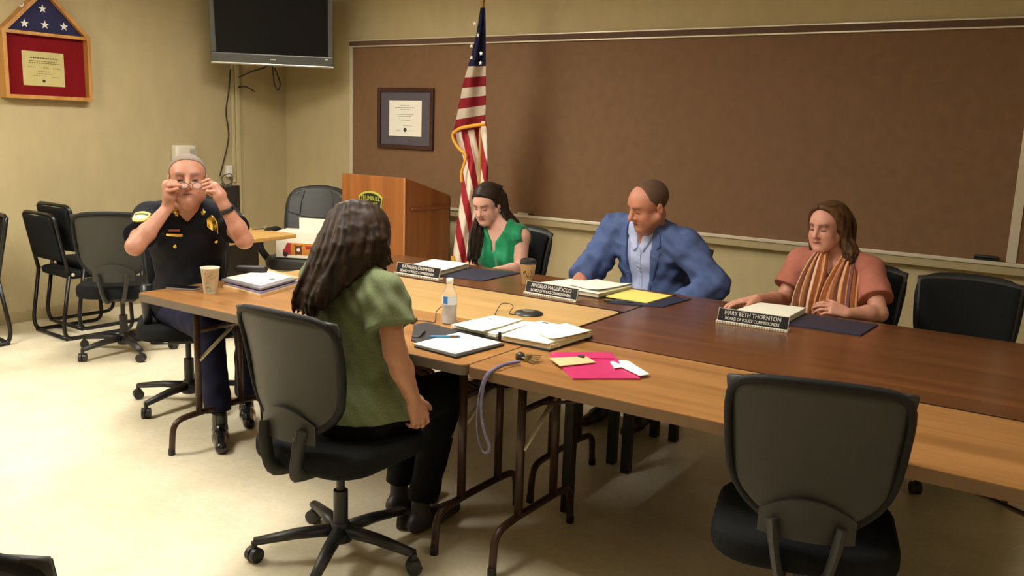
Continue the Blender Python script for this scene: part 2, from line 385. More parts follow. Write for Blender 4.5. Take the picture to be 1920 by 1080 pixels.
obj('maker_mark', box(NB(), (-.022, -.0312, .042), (.022, -.030, .048), mx=tl), m_alu, tv)
obj('wall_bracket', tube(tube(box(NB(), (-.12, .1, .15), (.12, .13, .45), .004), [(0, .12, .3), (-.14, .5, .3)], .02), [(.0, .12, .22), (-.14, .5, .22)], .02), m_black, tv)
# cables, raceway and adapter below the television
m_cable = mat('black_cable', (.02, .018, .015), .6)
m_race = mat('beige_raceway', lin(196, 182, 138), .45, var=.03)
rw = thing('cable_raceway', (XL, 5.22, .62), 0, 'beige plastic cable raceway running down the wall under the television', 'raceway')
obj('channel', box(NB(), (0, -.022, 0), (.022, .022, 1.50), .004), m_race, rw)
obj('channel', box(NB(), (0, -.06, .35), (.016, -.03, 1.50), .004), m_race, rw)
c1 = obj('hanging_cable', tube(NB(), spline([at(432, 130, x=XL+.03), at(429, 170, x=XL+.03), at(424, 210, x=XL+.03), at(429, 255, x=XL+.03), at(420, 300, x=XL+.04), at(412, 330, x=XL+.05)]), .006, 6), m_cable, None, True)
tag(c1, 'black cable hanging down beside the raceway to the black tower', 'cable')
c2 = obj('hanging_cable', tube(NB(), spline([at(446, 163, x=XL+.02), at(462, 163, x=XL+.03), at(478, 172, x=XL+.02)]), .005, 6), m_cable, None, True); tag(c2, 'short black cable end sticking out of the raceway', 'cable')
c3 = obj('dangling_cable', tube(NB(), spline([at(448, 145, x=-6.3), at(470, 135, x=-6.2), at(495, 127, x=-6.05), at(508, 118, x=-6.0), at(512, 135, x=-6.05), at(514, 155, x=-6.05), at(521, 169, x=-6.05), at(525, 155, x=-6.05), at(515, 128, x=-6.05)]), .006, 6), m_cable, None, True); c3.parent = tv; c3.matrix_parent_inverse = (T(-5.86, 5.08, 1.985) @ RZ(math.radians(45))).inverted()
ad = thing('power_adapter', (XL, 5.105, 1.07), 0, 'white power adapter plugged in beside the beige raceway', 'adapter')
obj('body', box(NB(), (.0, -.03, -.05), (.04, .03, .05), .006), m_white, ad)
obj('cord', tube(NB(), spline([(.03, 0, -.05), (.04, .01, -.10), (.03, -.05, -.12), (.05, -.10, -.10)]), .004, 6), m_cable, ad, True)
# cream dispenser on the wall behind the officer
ds = thing('wall_dispenser', (XL, 4.632, 1.0), 0, 'cream wall mounted dispenser behind the police officer', 'dispenser')
obj('cover', box(NB(), (0, -.10, .0), (.085, .10, .30), .02, 3), mat('cream_plastic', lin(222, 214, 192), .4, var=.02), ds, True, ang=40)
obj('window', box(NB(), (.0852, .03, .20), (.0872, .08, .27)), mat('grey_window', lin(170, 165, 150), .3), ds)
# ================================================================== tables
m_oaktop = wood('oak_laminate', lin(138, 95, 50), lin(180, 130, 76), 0, .3, 2.2)
m_tan = wood('tan_laminate', lin(180, 142, 86), lin(206, 168, 108), 0, .35, 2.)
m_walnut = wood('walnut_laminate', lin(84, 50, 25), lin(116, 72, 38), 0, .26, 2.)
m_edge = mat('grey_table_edge', lin(112, 98, 84), .5, var=.05)
m_edge_d = mat('brown_table_edge', lin(120, 92, 62), .5, var=.05)
m_edge_b = mat('black_table_edge', (.02, .015, .012), .5)
m_leg = mat('brown_leg_paint', lin(70, 50, 40), .35, .3, var=.05)
m_blackleg = mat('black_leg_paint', (.012, .011, .011), .4, .2)
ZT = .74
def folding_table(x0, x1, y0, y1, top, edge, fx, label, zt=ZT):
    cx, cy = (x0+x1)/2, (y0+y1)/2; L, Wd = x1-x0, y1-y0
    t = thing('folding_table', (cx, cy, 0), 0, label, 'table')
    obj('tabletop', prism(NB(), rrect(L-.004, Wd-.004, .03), zt-.006, zt), top, t)
    obj('edge_band', prism(NB(), rrect(L, Wd, .032), zt-.036, zt-.002), edge, t)
    for sx in fx:
        s = sx-cx; a, b = -Wd/2+.025, Wd/2-.03; sg = 1 if s < 0 else -1
        bar = arcs([(s, a, 0), (s, a+.012, .155), (s, a+.13, .165), (s, b-.13, .165), (s, b-.012, .155), (s, b, 0)], .09, 6)
        lf = obj('leg_frame', tube(NB(), bar, .0145, 10), m_leg, t, True)
        for yy in (a+.155, b-.145): obj('post', tube(NB(), [(s, yy, .165), (s, yy, zt-.05)], .016, 10), m_leg, lf, True)
        obj('crossbar', tube(NB(), [(s, a+.155, .56), (s, b-.145, .56)], .012, 8), m_leg, lf, True)
        obj('top_rail', box(NB(), (s-.02, a+.10, zt-.058), (s+.02, b-.10, zt-.0362)), m_leg, lf)
        m = (a+b)/2
        obj('brace', tube(NB(), [(s, m, .56), (s+sg*.16, m, .60), (s+sg*.42, m, zt-.04)], .011, 8, flat=.6), m_leg, t, True)
        obj('brace', tube(NB(), [(s+sg*.012, a+.155, .42), (s+sg*.012, b-.145, .585)], .011, 8, flat=.6), m_alu, t, True)
        for f in (a, b): obj('foot_cap', lathe(NB(), [(.016, 0), (.016, .025), (.0146, .03)], 10, T(s, f, 0)), m_black, lf, True)
    return t
folding_table(-3.60, -1.722, 2.30, 2.893, m_oaktop, m_edge, (-3.413, -1.858), 'oak topped folding table with the paper cup at the officer\'s end')
folding_table(-1.718, .118, 2.30, 2.893, m_oaktop, m_edge_d, (-1.60, -.02), 'oak topped folding table carrying the pink folder, nearest the camera')
folding_table(-3.58, -1.738, 2.899, 3.488, m_tan, m_edge_d, (-3.40, -1.83), 'tan topped folding table in the middle with the microphone', ZT-.002)
def walnut_table(x0, x1, y0, y1, legs, label, zt):
    cx, cy = (x0+x1)/2, (y0+y1)/2; L, Wd = x1-x0, y1-y0
    t = thing('conference_table', (cx, cy, 0), 0, label, 'table')
    obj('tabletop', prism(NB(), rrect(L-.004, Wd-.004, .008), zt-.006, zt), m_walnut, t)
    obj('edge_band', prism(NB(), rrect(L, Wd, .01), zt-.034, zt-.001), m_edge_b, t)
    for lx, ly in legs: obj('leg', box(NB(), (lx-cx-.021, ly-cy-.021, 0), (lx-cx+.021, ly-cy+.021, zt-.034), .004), m_blackleg, t)
    xs = sorted({l[0] for l in legs}); ys = sorted({l[1] for l in legs})
    bm = NB()
    for a in (ys[0], ys[-1]): box(bm, (xs[0]-cx, a-cy-.01, zt-.09), (xs[-1]-cx, a-cy+.01, zt-.034))
    obj('apron', bm, m_blackleg, t)
    return t
walnut_table(-3.56, -1.722, 3.494, 4.07, [(-3.5, 3.53), (-3.5, 4.0), (-1.765, 3.53), (-1.765, 4.0)], 'dark walnut table at which the two leftmost commissioners sit', ZT+.001)
walnut_table(-1.716, .118, 2.899, 4.07, [(-1.66, 2.94), (-1.66, 3.47), (-1.66, 4.0), (.06, 2.94), (.06, 4.0)], 'large dark walnut table in front of the woman with the scarf', ZT+.001)
# ================================================================== task chairs
m_cb = mat('chair_back_plastic', lin(50, 49, 44), .5, var=.05, bump=.05)
m_crim = mat('chair_rim_black', (.014, .014, .014), .65, spec=.25)
m_fab = mat('chair_fabric', (.012, .0125, .013), .9, var=.2, scale=200, bump=.2, bscale=600, spec=.15)
m_bs = mat('chair_base_black', (.022, .021, .02), .45)
def back_surface(W0, W1, H, bow, off=0.):
    """point on a chair back: s across -1..1, t up 0..1"""
    def f(s, t):
        hw = W0/2*(1-t) + W1/2*t
        hw *= 1 - .24*max(0, (.28-t)/.28)**2
        edge = .02*max(0, 1-t*6)
        x = hw*s
        z = H*t - .03*(s*s)*(t**4)*.6 + .05*(s*s)*max(0, (1-t*3.0))
        y = -bow*(1-s*s) + .035*math.sin(t*math.pi)*.6 - .05*t + off
        return Vector((x, y, z))
    return f
def five_star(par, rz=0, R=.30):
    bm = NB(); lathe(bm, [(.001, .06), (.042, .06), (.046, .085), (.034, .125), (.03, .13)], 16)
    b = obj('base', bm, m_bs, par, True, ang=40)
    for k in range(5):
        a = rz+k*2*math.pi/5; c, s = math.cos(a), math.sin(a)
        obj('base_arm', tube(NB(), [(c*.02, s*.02, .10), (c*.15, s*.15, .095), (c*R, s*R, .075)], [.03, .026, .019], 8, flat=.75), m_bs, b, True)
        w = NB(); mx = T(c*R, s*R, .027) @ RZ(a+.7) @ Matrix.Rotation(math.pi/2, 4, 'X')
        lathe(w, [(.012, -.024), (.027, -.022), (.027, -.004), (.02, -.003), (.02, .003), (.027, .004), (.027, .022), (.012, .024)], 14, mx)
        tube(w, [(c*R, s*R, .03), (c*R, s*R, .075)], .011, 8)
        obj('caster', w, m_bs, b, True, ang=50)
def task_chair(loc, rz, label, star=0., seat_z=.47, top=.945, back_mat=None, group='black task chairs'):
    """swivel chair facing local +y"""
    c = thing('task_chair', loc, rz, label, 'chair', group)
    five_star(c, star)
    obj('gas_lift', lathe(NB(), [(.026, .10), (.026, .25), (.015, .25), (.015, seat_z-.09)], 14), m_bs, c, True, ang=40)
    obj('seat_plate', box(NB(), (-.10, -.13, seat_z-.11), (.10, .13, seat_z-.075), .01), m_bs, c)
    bm = NB(); prism(bm, rrect(.50, .47, .13, 6), seat_z-.075, seat_z+.005, T(0, .0, 0), .024, 3)
    obj('seat', bm, m_fab, c, True, ang=60)
    z0 = top-.42; f = back_surface(.40, .46, .42, .05)
    by = -.205
    bk = obj('backrest', grid(NB(), lambda u, v: f(u*2-1, v)+Vector((0, by, z0)), 16, 12, thick=.012), back_mat or m_cb, c, True)
    per = [f(-1+2*i/14, 1) for i in range(15)] + [f(1, 1-i/10) for i in range(1, 11)] + [f(1-2*i/14, 0) for i in range(1, 15)] + [f(-1, i/10) for i in range(1, 10)]
    per = [p+Vector((0, by, z0)) for p in per]
    # soften the corners of the rim
    for _ in range(5): per = [(per[i-1]+per[i]*2+per[(i+1) % len(per)])/4 for i in range(len(per))]
    obj('back_rim', tube(NB(), per, .0105, 8, closed=True, flat=1.2), m_crim, bk, True)
    g = lambda s, t: f(s, t)+Vector((0, by+.034, z0))
    obj('back_pad', grid(NB(), lambda u, v: g((u*2-1)*.93, .04+v*.92), 12, 10, thick=.012), m_fab, c, True)
    # bracket: arch on the back, two legs down under the seat
    ar = NB()
    def br(u, v):
        s = (u*2-1); x = s*.122; z = -.012+(.112-.05*s*s)*v; t_ = max(0, z/.42); p = f(min(1, abs(x)/.16), t_); return Vector((x, p.y+by-.016, z+z0))
    grid(ar, br, 10, 5, thick=.014)
    for sg in (-1, 1):
        tube(ar, spline([(sg*.086, by-.052, z0+.035), (sg*.074, by-.066, z0-.04), (sg*.055, by-.045, seat_z-.07), (sg*.045, by+.12, seat_z-.09)], 5), [.030]*5+[.027]*6+[.024]*5, 8, flat=.5)
    obj('back_bracket', ar, m_cb, c, True, ang=60)
    return c
# chair under the seated woman, and its repeats
ch = task_chair((-2.12, 2.115, 0), math.radians(1), 'black task chair under the long haired woman in the green T-shirt', star=math.radians(-62))
p1, p2 = at(1372, 692, z=.945), at(1718, 732, z=.945)
a = math.atan2(p2.y-p1.y, p2.x-p1.x); mid = (p1+p2)/2; fw = Vector((-math.sin(a), math.cos(a), 0))
FC = mid + fw*.255
dup(ch, (FC.x, FC.y, 0), a, 'empty black task chair pushed up to the oak table, nearest the camera on the right')
task_chair((-4.0, 2.85, 0), math.atan2(-.81, -.59), 'black task chair on which the police officer sits', star=math.radians(-27))
ch2 = None
for (x, y, r, lab) in ((-3.06, 4.41, 176, 'black task chair behind the woman in the emerald blouse'), (-2.0, 4.43, 183, 'black task chair almost hidden behind the man in the blue blazer'), (-1.0, 4.40, 176, 'black task chair behind the woman with the peach scarf'), (-.46, 4.36, 184, 'empty black task chair beyond the walnut table at the right edge')):
    if ch2 is None: ch2 = task_chair((x, y, 0), math.radians(r), lab, top=.915)
    else: dup(ch2, (x, y, 0), math.radians(r), lab)
dup(ch, (-5.21, 3.23, 0), math.radians(48), 'empty black task chair parked beside the sled chairs by the left wall')
cc = at(-185, 1018, z=.93)+Vector((-math.sin(math.radians(25)), math.cos(math.radians(25)), 0))*.255
dup(ch, (cc.x, cc.y, 0), math.radians(25), 'black chair cut off by the bottom left corner of the picture')
# ================================================================== sled base chairs by the left wall
def sled_chair(loc, rz, label, n=1):
    c = thing('sled_chair', loc, rz, label, 'chair', 'black sled base stacking chairs')
    mt = mat('black_tube', (.012, .011, .011), .3, .2); w = .215
    bt = arcs([(-w, -.02, .45), (-w, -.10, .86), (w, -.10, .86), (w, -.02, .45)], .06, 5)
    fr = obj('back_frame', tube(NB(), bt, .0135, 10), mt, c, True)
    obj('backrest', grid(NB(), lambda u, v: Vector(((u*2-1)*.195, -.02-.08*(.25+.72*v)/1.+.02*(1-(u*2-1)**2)*-1, .45+.41*(.25+.72*v))), 10, 8, thick=.02), m_fab, c, True)
    obj('seat', prism(NB(), rrect(.43, .44, .06), .42, .475, T(0, .20, 0), .02, 3), m_fab, c, True, ang=60)
    for s in (-w, w):
        pth = arcs([(s, -.02, .45), (s, -.075, .10), (s, -.06, .0135), (s, .42, .0135), (s, .40, .42)], .07, 5)
        obj('leg', tube(NB(), pth, .0135, 10), mt, c, True)
        obj('bolt', lathe(NB(), [(.012, 0), (.012, .008), (.006, .012)], 10, T(s*1.06, .0, .455) @ Matrix.Rotation(math.copysign(math.pi/2, s), 4, 'Y')), m_alu, c, True)
    obj('rear_stretcher', tube(NB(), [(-w, -.055, .0135), (w, -.055, .0135)], .0135, 10), mt, c, True)
    obj('seat_rail', tube(NB(), [(-w, .40, .415), (w, .40, .415)], .012, 8), mt, c, True)
    return c
sc = sled_chair((-5.955, 3.21, 0), math.radians(-3), 'black sled base chair with its tubular back to the camera, lower of the nested pair')
dup(sc, (-5.945, 3.31, .055), math.radians(-2), 'black sled base chair nested on top of its twin by the left wall')
dup(sc, (-6.13, 2.81, 0), math.radians(172), 'black sled base chair cut off by the left edge of the picture')
# ================================================================== lectern
m_cherry = wood('cherry_veneer', lin(128, 74, 32), lin(160, 98, 48), 2, .4, 2.2)
lx0, lx1, ly0, ly1 = -4.893, -4.25, 4.9, 5.43
lc = thing('lectern', ((lx0+lx1)/2, (ly0+ly1)/2, 0), 0, 'cherry wood lectern with a police shield on its front panel', 'lectern')
w2, d2 = (lx1-lx0)/2, (ly1-ly0)/2
obj('front_panel', box(NB(), (-w2, -d2, .06), (w2, -d2+.02, 1.148), .003), m_cherry, lc)
for s in (-1, 1):
    mx = frame((s*w2-(0.02 if s > 0 else 0), 0, 0), (0, 1, 0), (0, 0, 1))
    sp = obj('side_panel', prism(NB(), [(-d2+.021, .06), (d2, .06), (d2, 1.0), (-d2+.021, 1.143)], 0, .02, mx), m_cherry, lc)
    if s > 0:
        obj('pull_strip', box(NB(), (w2, -d2+.06, .905), (w2+.022, d2-.02, .925), .006), wood('cherry_strip', lin(128, 66, 36), lin(150, 84, 46), 1, .4, 3), sp)
        obj('back_edge', box(NB(), (w2-.02, d2, .06), (w2, d2+.012, .99), .003), m_black, sp)
obj('reading_top', prism(NB(), [(-d2+.03, 1.118), (d2-.01, .982), (d2-.01, 1.0), (-d2+.03, 1.136)], -w2+.021, w2-.021, frame((0, 0, 0), (0, 1, 0), (0, 0, 1))), m_cherry, lc)
obj('shelf', box(NB(), (-w2+.021, -d2+.03, .60), (w2-.021, d2-.02, .62)), m_cherry, lc)
obj('plinth', box(NB(), (-w2-.012, -d2-.012, 0), (w2+.012, d2, .0598), .004), m_cherry, lc)
obj('edge_moulding', box(NB(), (w2-.012, -d2-.006, .06), (w2+.005, -d2-.0002, 1.148), .003), wood('cherry_light', lin(165, 104, 56), lin(186, 126, 74), 2, .4, 3), lc)
# shield emblem
m_shb = mat('shield_black', (.012, .013, .011), .5); m_shy = mat('shield_yellow', lin(176, 178, 70), .5, var=.03)
e0 = (at(673, 362, y=ly0)+at(718, 368, y=ly0))/2
ex = e0.x-(lx0+lx1)/2; ez = e0.z
def shield(s, dz=0.): return [(x*s, z*s+dz) for x, z in ((-.122, .03), (-.085, .055), (-.045, .068), (0, .072), (.045, .068), (.085, .055), (.122, .03), (.112, -.03), (.118, -.10), (.10, -.17), (.06, -.215), (0, -.245), (-.06, -.215), (-.10, -.17), (-.118, -.10), (-.112, -.03))]
mx = T(ex, -d2-.0005, ez-.044) @ FACE_Y
em = obj('shield_emblem', prism(NB(), shield(1), 0, .004, mx), m_shy, lc)
obj('shield_field', prism(NB(), shield(.9, -.008), .0042, .006, mx), m_shb, em)
text_obj('lettering', 'TRUMBULL', .048, m_shy, em, T(ex, -d2-.007, ez-.028) @ FACE_Y, .82)
text_obj('lettering', 'POLICE', .052, m_shy, em, T(ex, -d2-.007, ez-.076) @ FACE_Y, .9)
obj('crest', lathe(NB(), [(.045, 0), (.045, .001)], 20, T(ex, -d2-.0066, ez-.175) @ FACE_Y), m_shy, em)
# small desk microphone stub on the lectern's far corner
# ================================================================== desk with cabinet behind the officer
dk = thing('side_desk', (-5.23, 4.08, 0), 0, 'small black desk with a light wood top behind the officer', 'desk')
m_dktop = wood('desk_pine', lin(186, 140, 74), lin(214, 172, 104), 0, .4, 3)
obj('desktop', prism(NB(), rrect(.76, .66, .03), .69, .72, None, .006), m_dktop, dk)
obj('cabinet', box(NB(), (-.36, -.26, .03), (.08, .22, .689), .006), mat('cabinet_black', (.018, .017, .017), .5), dk)
obj('door', box(NB(), (-.34, -.272, .06), (.06, -.2605, .66), .004), mat('cabinet_black', (.018, .017, .017), .5), dk)
for sx in (-.32, .04): obj('caster', lathe(NB(), [(.01, -.015), (.015, -.012), (.015, .012), (.01, .015)], 10, T(sx, 0, .0152) @ FACE_Y), m_bs, dk, True)
p = at(415, 400, y=4.12)
tw = thing('computer_tower', (p.x, 4.12, .72), math.radians(20), 'tall black computer tower standing on the wood topped desk', 'computer')
obj('case', box(NB(), (-.085, -.12, 0), (.085, .12, .33), .006), m_black, tw)
obj('front_panel', box(NB(), (-.075, -.126, .02), (.075, -.1202, .31), .004), mat('tower_face', (.03, .03, .03), .3), tw)
obj('cable_bundle', tube(NB(), spline([(0, .05, .33), (-.03, .07, .39), (.03, .1, .41), (.06, .05, .33)]), .005, 6), m_cable, tw, True)
p = at(456, 405, y=4.24)
wp = thing('pump_bottle', (p.x, 4.22, .72), 0, 'small white pump bottle on the desk beside the black tower', 'bottle')
obj('body', lathe(NB(), [(.02, 0), (.022, .005), (.022, .07), (.008, .085), (.008, .095)], 14), m_white, wp, True, ang=40)
obj('pump', tube(box(NB(), (-.015, -.006, .11), (.028, .006, .118), .002), [(0, 0, .0952), (0, 0, .112)], .004, 8), m_white, wp)
p = at(503, 432, z=.72)
cl = thing('binder_clip_set', (p.x, p.y, .7202), .3, 'black desk clutter of a clip and cord on the wood desk', 'clip')
obj('clip_body', prism(NB(), [(-.02, 0), (.02, 0), (.004, .022), (-.004, .022)], -.02, .02, FACE_Y), m_black, cl)
obj('clip_wire', tube(NB(), arcs([(-.004, -.015, .022), (-.03, -.015, .03), (-.03, .015, .03), (-.004, .015, .022)], .01), .0015, 6), m_alu, cl, True)
obj('cord', tube(NB(), spline([(-.02, .0, .004), (-.07, .03, .004), (-.10, -.02, .004), (-.14, .0, .004)]), .003, 6), m_cable, cl, True)
# ================================================================== leather chair with the carton
lch = thing('leather_office_chair', (-5.16, 4.76, 0), math.radians(205), 'high backed black leather office chair between desk and lectern', 'chair')
m_lea = mat('black_leather', lin(58, 58, 56), .42, var=.06, scale=30, bump=.15, bscale=150)
five_star(lch, .3)
obj('gas_lift', lathe(NB(), [(.026, .10), (.026, .25), (.015, .25), (.015, .40)], 14), m_bs, lch, True)
obj('seat', prism(NB(), rrect(.52, .52, .14, 6), .40, .50, None, .04, 4), m_lea, lch, True, ang=60)
def lb(u, v):
    s = u*2-1; hw = .235+.03*math.sin(v*math.pi*.9); hw *= (1-max(0, (v-.8)/.2)**2*.16)
    return Vector((hw*s, -.26-.12*v+.04*s*s, .50+.50*v-.035*s*s*max(0, v-.7)*3))
bk = obj('backrest', grid(NB(), lb, 18, 16, thick=.07), m_lea, lch, True)
per = [lb(i/14, 1) for i in range(15)]+[lb(1, 1-i/10) for i in range(1, 11)]+[lb(1-i/14, 0) for i in range(1, 15)]+[lb(0, i/10) for i in range(1, 10)]
obj('piping', tube(NB(), [q+Vector((0, .0, 0)) for q in per], .022, 8, closed=True), mat('leather_black', (.02, .02, .02), .4), bk, True)
off = Vector((0, .074, 0))
obj('seam', tube(NB(), spline([lb(.06, .62)+off, lb(.3, .55)+off, lb(.5, .53)+off, lb(.7, .55)+off, lb(.94, .62)+off]), .006, 6), mat('leather_black', (.02, .02, .02), .4), bk, True)
for s in (.24, .76): obj('seam', tube(NB(), [lb(s, .97)+off, lb(s, .8)+off, lb(s, .58)+off], .004, 6), mat('leather_black', (.02, .02, .02), .4), bk, True)
obj('lumbar_pad', grid(NB(), lambda u, v: lb(.36+.28*u, .30+.2*v)+Vector((0, .072+.02*math.sin(u*math.pi)*math.sin(v*math.pi), 0)), 8, 6), m_lea, bk, True)
for s in (-1, 1): obj('armrest', tube(NB(), arcs([(s*.25, .05, .42), (s*.31, .14, .55), (s*.31, .12, .66), (s*.31, -.20, .67), (s*.27, -.28, .60)], .06), [.022]*26, 8, flat=1.3), m_bs, lch, True)
bx = thing('carton', (-5.06, 4.66, .506), math.radians(26), 'white carton printed with a red delivery truck on the leather chair', 'box')
m_card = mat('white_card', lin(228, 222, 205), .7, var=.02)
obj('body', box(NB(), (-.18, -.11, 0), (.18, .11, .20), .003), m_card, bx)
obj('back_flap', box(NB(), (-.06, .06, .2002), (.16, .066, .29), .002), m_card, bx)
mxp = T(0, -.1105, 0) @ FACE_Y
pr = obj('truck_cargo_print', prism(NB(), [(-.06, .025), (.17, .025), (.17, .115), (-.06, .115)], 0, .0008, mxp), mat('print_orange', lin(205, 130, 45), .6, var=.2, scale=30), bx)
obj('truck_cab_print', prism(NB(), [(-.125, .025), (-.062, .025), (-.062, .115), (-.09, .115), (-.11, .07), (-.125, .06)], 0, .0008, mxp), mat('print_red', lin(170, 40, 45), .6, var=.1), bx)
for x in (-.105, .10): obj('wheel_print', lathe(NB(), [(.02, 0), (.02, .001)], 14, T(x, -.1115, .028) @ FACE_Y), mat('print_black', (.03, .02, .03), .6), bx)
obj('figure_print', prism(NB(), [(-.03, .03), (.03, .03), (.025, .09), (.04, .105), (.0, .095), (-.04, .105), (-.025, .09)], .001, .0016, mxp), mat('print_brown', lin(90, 60, 40), .6), bx)
obj('face_print', lathe(NB(), [(.014, 0), (.014, .0005)], 12, T(0, -.1123, .065) @ FACE_Y), m_star, bx)
obj('letter_print', prism(NB(), [(.06, .07), (.15, .085), (.15, .10), (.055, .095)], .001, .0016, mxp), mat('print_red', lin(170, 40, 45), .6), bx)
# ================================================================== flag on its pole
fg = thing('american_flag', (-3.835, 5.25, 0), 0, 'american flag with gold fringe hanging on a pole behind the emerald blouse', 'flag')
FO = Vector((-3.835, 5.25, 0))
m_pole = wood('pole_oak', lin(150, 110, 55), lin(186, 145, 80), 2, .35, 4)
ptop, pbot = at(905, 4, y=5.25)-FO, at(900, 340, y=5.25)-FO
dv = (pbot-ptop)/(ptop.z-pbot.z)
foot = ptop+dv*(ptop.z-.06)
obj('pole', tube(NB(), [ptop, foot], .013, 12), m_pole, fg, True)
obj('pole_top', lathe(NB(), [(.012, 0), (.02, .004), (.02, .02), (.014, .025), (.008, .05), (.022, .08), (.022, .09), (.001, .12)], 14, T(*ptop)), mat('brass', lin(190, 150, 70), .3, .8), fg, True)
obj('pole_base', lathe(NB(), [(.15, 0), (.15, .015), (.05, .045), (.02, .08), (.018, .12)], 24, T(foot.x, foot.y, 0)), mat('brass', lin(190, 150, 70), .3, .8), fg, True, ang=40)
m_fr = mat('flag_red', lin(158, 24, 38), .8, var=.08, scale=60); m_fw = mat('flag_white', lin(226, 212, 190), .8, var=.05, scale=60); m_fg = mat('gold_fringe', lin(214, 150, 40), .7, var=.2, scale=200)
def interp(tab, y):
    for (y0, x0), (y1, x1) in zip(tab, tab[1:]):
        if y <= y1: return x0+(x1-x0)*(y-y0)/(y1-y0)
    return tab[-1][1]
UL = [(12, 901), (60, 894), (105, 883), (125, 877), (150, 869), (195, 859), (238, 849)]
UR = [(12, 910), (60, 911), (125, 911), (180, 911), (238, 910)]
rows = [14, 30, 46, 62, 78, 94, 110, 124, 133, 143, 152, 161, 170, 179, 188, 197, 206, 215, 226, 238]
def upper(i, j):
    v = rows[j]; l = interp(UL, v); r = interp(UR, v); s = i/20
    u = l+(r-l)*s; vv = v+ (1-s)*max(0, v-120)*.10
    d = .05+.035*math.sin(s*5.2+.3)*min(1, v/120)
    return at(u, vv, y=5.25-d)-FO
bm = NB(); V = [[bm.verts.new(upper(i, j)) for j in range(len(rows))] for i in range(21)]
for i in range(20):
    for j in range(len(rows)-1):
        f = bm.faces.new((V[i][j], V[i+1][j], V[i+1][j+1], V[i][j+1]))
        vm = (rows[j]+rows[j+1])/2
        f.material_index = 0 if vm < 124 else (1 if int((vm-124)/18.5) % 2 == 0 else 2)
bmesh.ops.solidify(bm, geom=list(bm.faces), thickness=.004)
up_ = obj('upper_fold', bm, [m_navy, m_fw, m_fr], fg, True)
st0 = None
for (u, v) in ((884, 86), (884, 108), (896, 66), (890, 44), (902, 100), (901, 118)):
    q = at(u, v, y=5.25-.092)-FO
    if st0 is None: o = obj('star', prism(NB(), star(.017), 0, .002, FACE_Y), m_star, up_); st0 = o.data
    else: o = link('star', st0, up_)
    o.location = q
LL = [(228, 853), (250, 850), (275, 862), (300, 870), (335, 864), (350, 867), (400, 860), (450, 853), (497, 848)]
LR = [(228, 912), (300, 915), (345, 914), (400, 906), (450, 898), (497, 893)]
cs = [795, 805, 817, 829.5, 842, 854, 866, 878, 890, 902, 914, 926]
cc_ = []
for a_, b_ in zip(cs, cs[1:]): cc_ += [a_+(b_-a_)*k/4 for k in range(4)]
cc_.append(cs[-1]); vs = [228+(497-228)*k/44 for k in range(45)]
bm = NB(); V = []
for c in cc_:
    col = []
    for v in vs:
        l, r = interp(LL, v), interp(LR, v); x = min(max(c+.2*(v-250), l), r); s = (x-l)/(r-l)
        d = .02+.03*math.sin(s*11+v*.012)+.01*math.sin(s*23)
        col.append(bm.verts.new(at(x, v, y=5.25-d)-FO))
    V.append(col)
for i in range(len(cc_)-1):
    for j in range(44):
        a_, b_, c_, d_ = V[i][j], V[i+1][j], V[i+1][j+1], V[i][j+1]
        if (a_.co-b_.co).length < 1e-5 and (d_.co-c_.co).length < 1e-5: continue
        try: f = bm.faces.new((a_, b_, c_, d_))
        except ValueError: continue
        f.material_index = 1 if (i//4) % 2 == 1 else 0
bmesh.ops.remove_doubles(bm, verts=bm.verts, dist=1e-5)
bmesh.ops.solidify(bm, geom=list(bm.faces), thickness=.003)
obj('lower_fold', bm, [m_fr, m_fw], fg, True)
def fringe(px, dpt, r=.008):
    return obj('fringe', tube(NB(), spline([at(u, v, y=5.25-dpt)-FO for u, v in px], 5), r, 6, flat=1.6), m_fg, fg, True)
fringe([(849, 250), (862, 241), (880, 237), (898, 234), (910, 233)], .095)
fringe([(849, 250), (850, 262), (860, 278), (873, 290), (871, 305), (865, 325), (866, 342)], .055)
fringe([(849, 480), (851, 497)], .05, .012); fringe([(872, 497), (885, 492), (893, 488)], .05, .012)
# ================================================================== things on the tables
m_cup = mat('cup_white', lin(226, 220, 200), .55, var=.02)
def onT(u, v, z=ZT): return at(u, v, z=z)
p = onT(395, 551)
cp = thing('paper_cup', (p.x, p.y, ZT), .4, 'white paper cup with a green leaf print on the oak table', 'cup')
obj('cup_wall', lathe(NB(), [(.028, 0), (.030, .002), (.041, .118), (.0435, .120), (.0435, .124), (.040, .124), (.039, .118), (.028, .006), (.001, .006)], 24), m_cup, cp, True, ang=50)
def on_cup(name, a, z, pts, m):
    r = .0305+(.0105)*z/.118; q = NB()
    b = bmesh.new(); vv = []
    for x, h in pts:
        zz = z+h; rr = .0306+.0108*zz/.118+.0006; an = a+x/rr; vv.append(b.verts.new((rr*math.cos(an), rr*math.sin(an), zz)))
    b.faces.new(vv); _merge(q, b); return obj(name, q, m, cp)
m_lg = mat('leaf_print_green', lin(130, 165, 120), .6, var=.15); m_lb = mat('leaf_print_brown', lin(170, 140, 100), .6, var=.15); m_lbl = mat('leaf_print_teal', lin(120, 170, 165), .6)
ca = math.atan2(-p.y, -p.x)-.4
for da, z, s, m in ((-.35, .03, 1., m_lg), (-.15, .018, .8, m_lbl), (-.5, .05, .7, m_lbl), (-.2, .085, .6, m_lb), (.15, .095, .6, m_lb), (.45, .08, .6, m_lb), (.1, .075, .5, m_lb), (-.55, .1, .4, m_lb), (.3, .105, .5, m_lb)):
    on_cup('leaf_print', ca+da, z, [(-.012*s, 0), (0, .008*s), (.013*s, .002*s), (.004*s, -.009*s)], m)
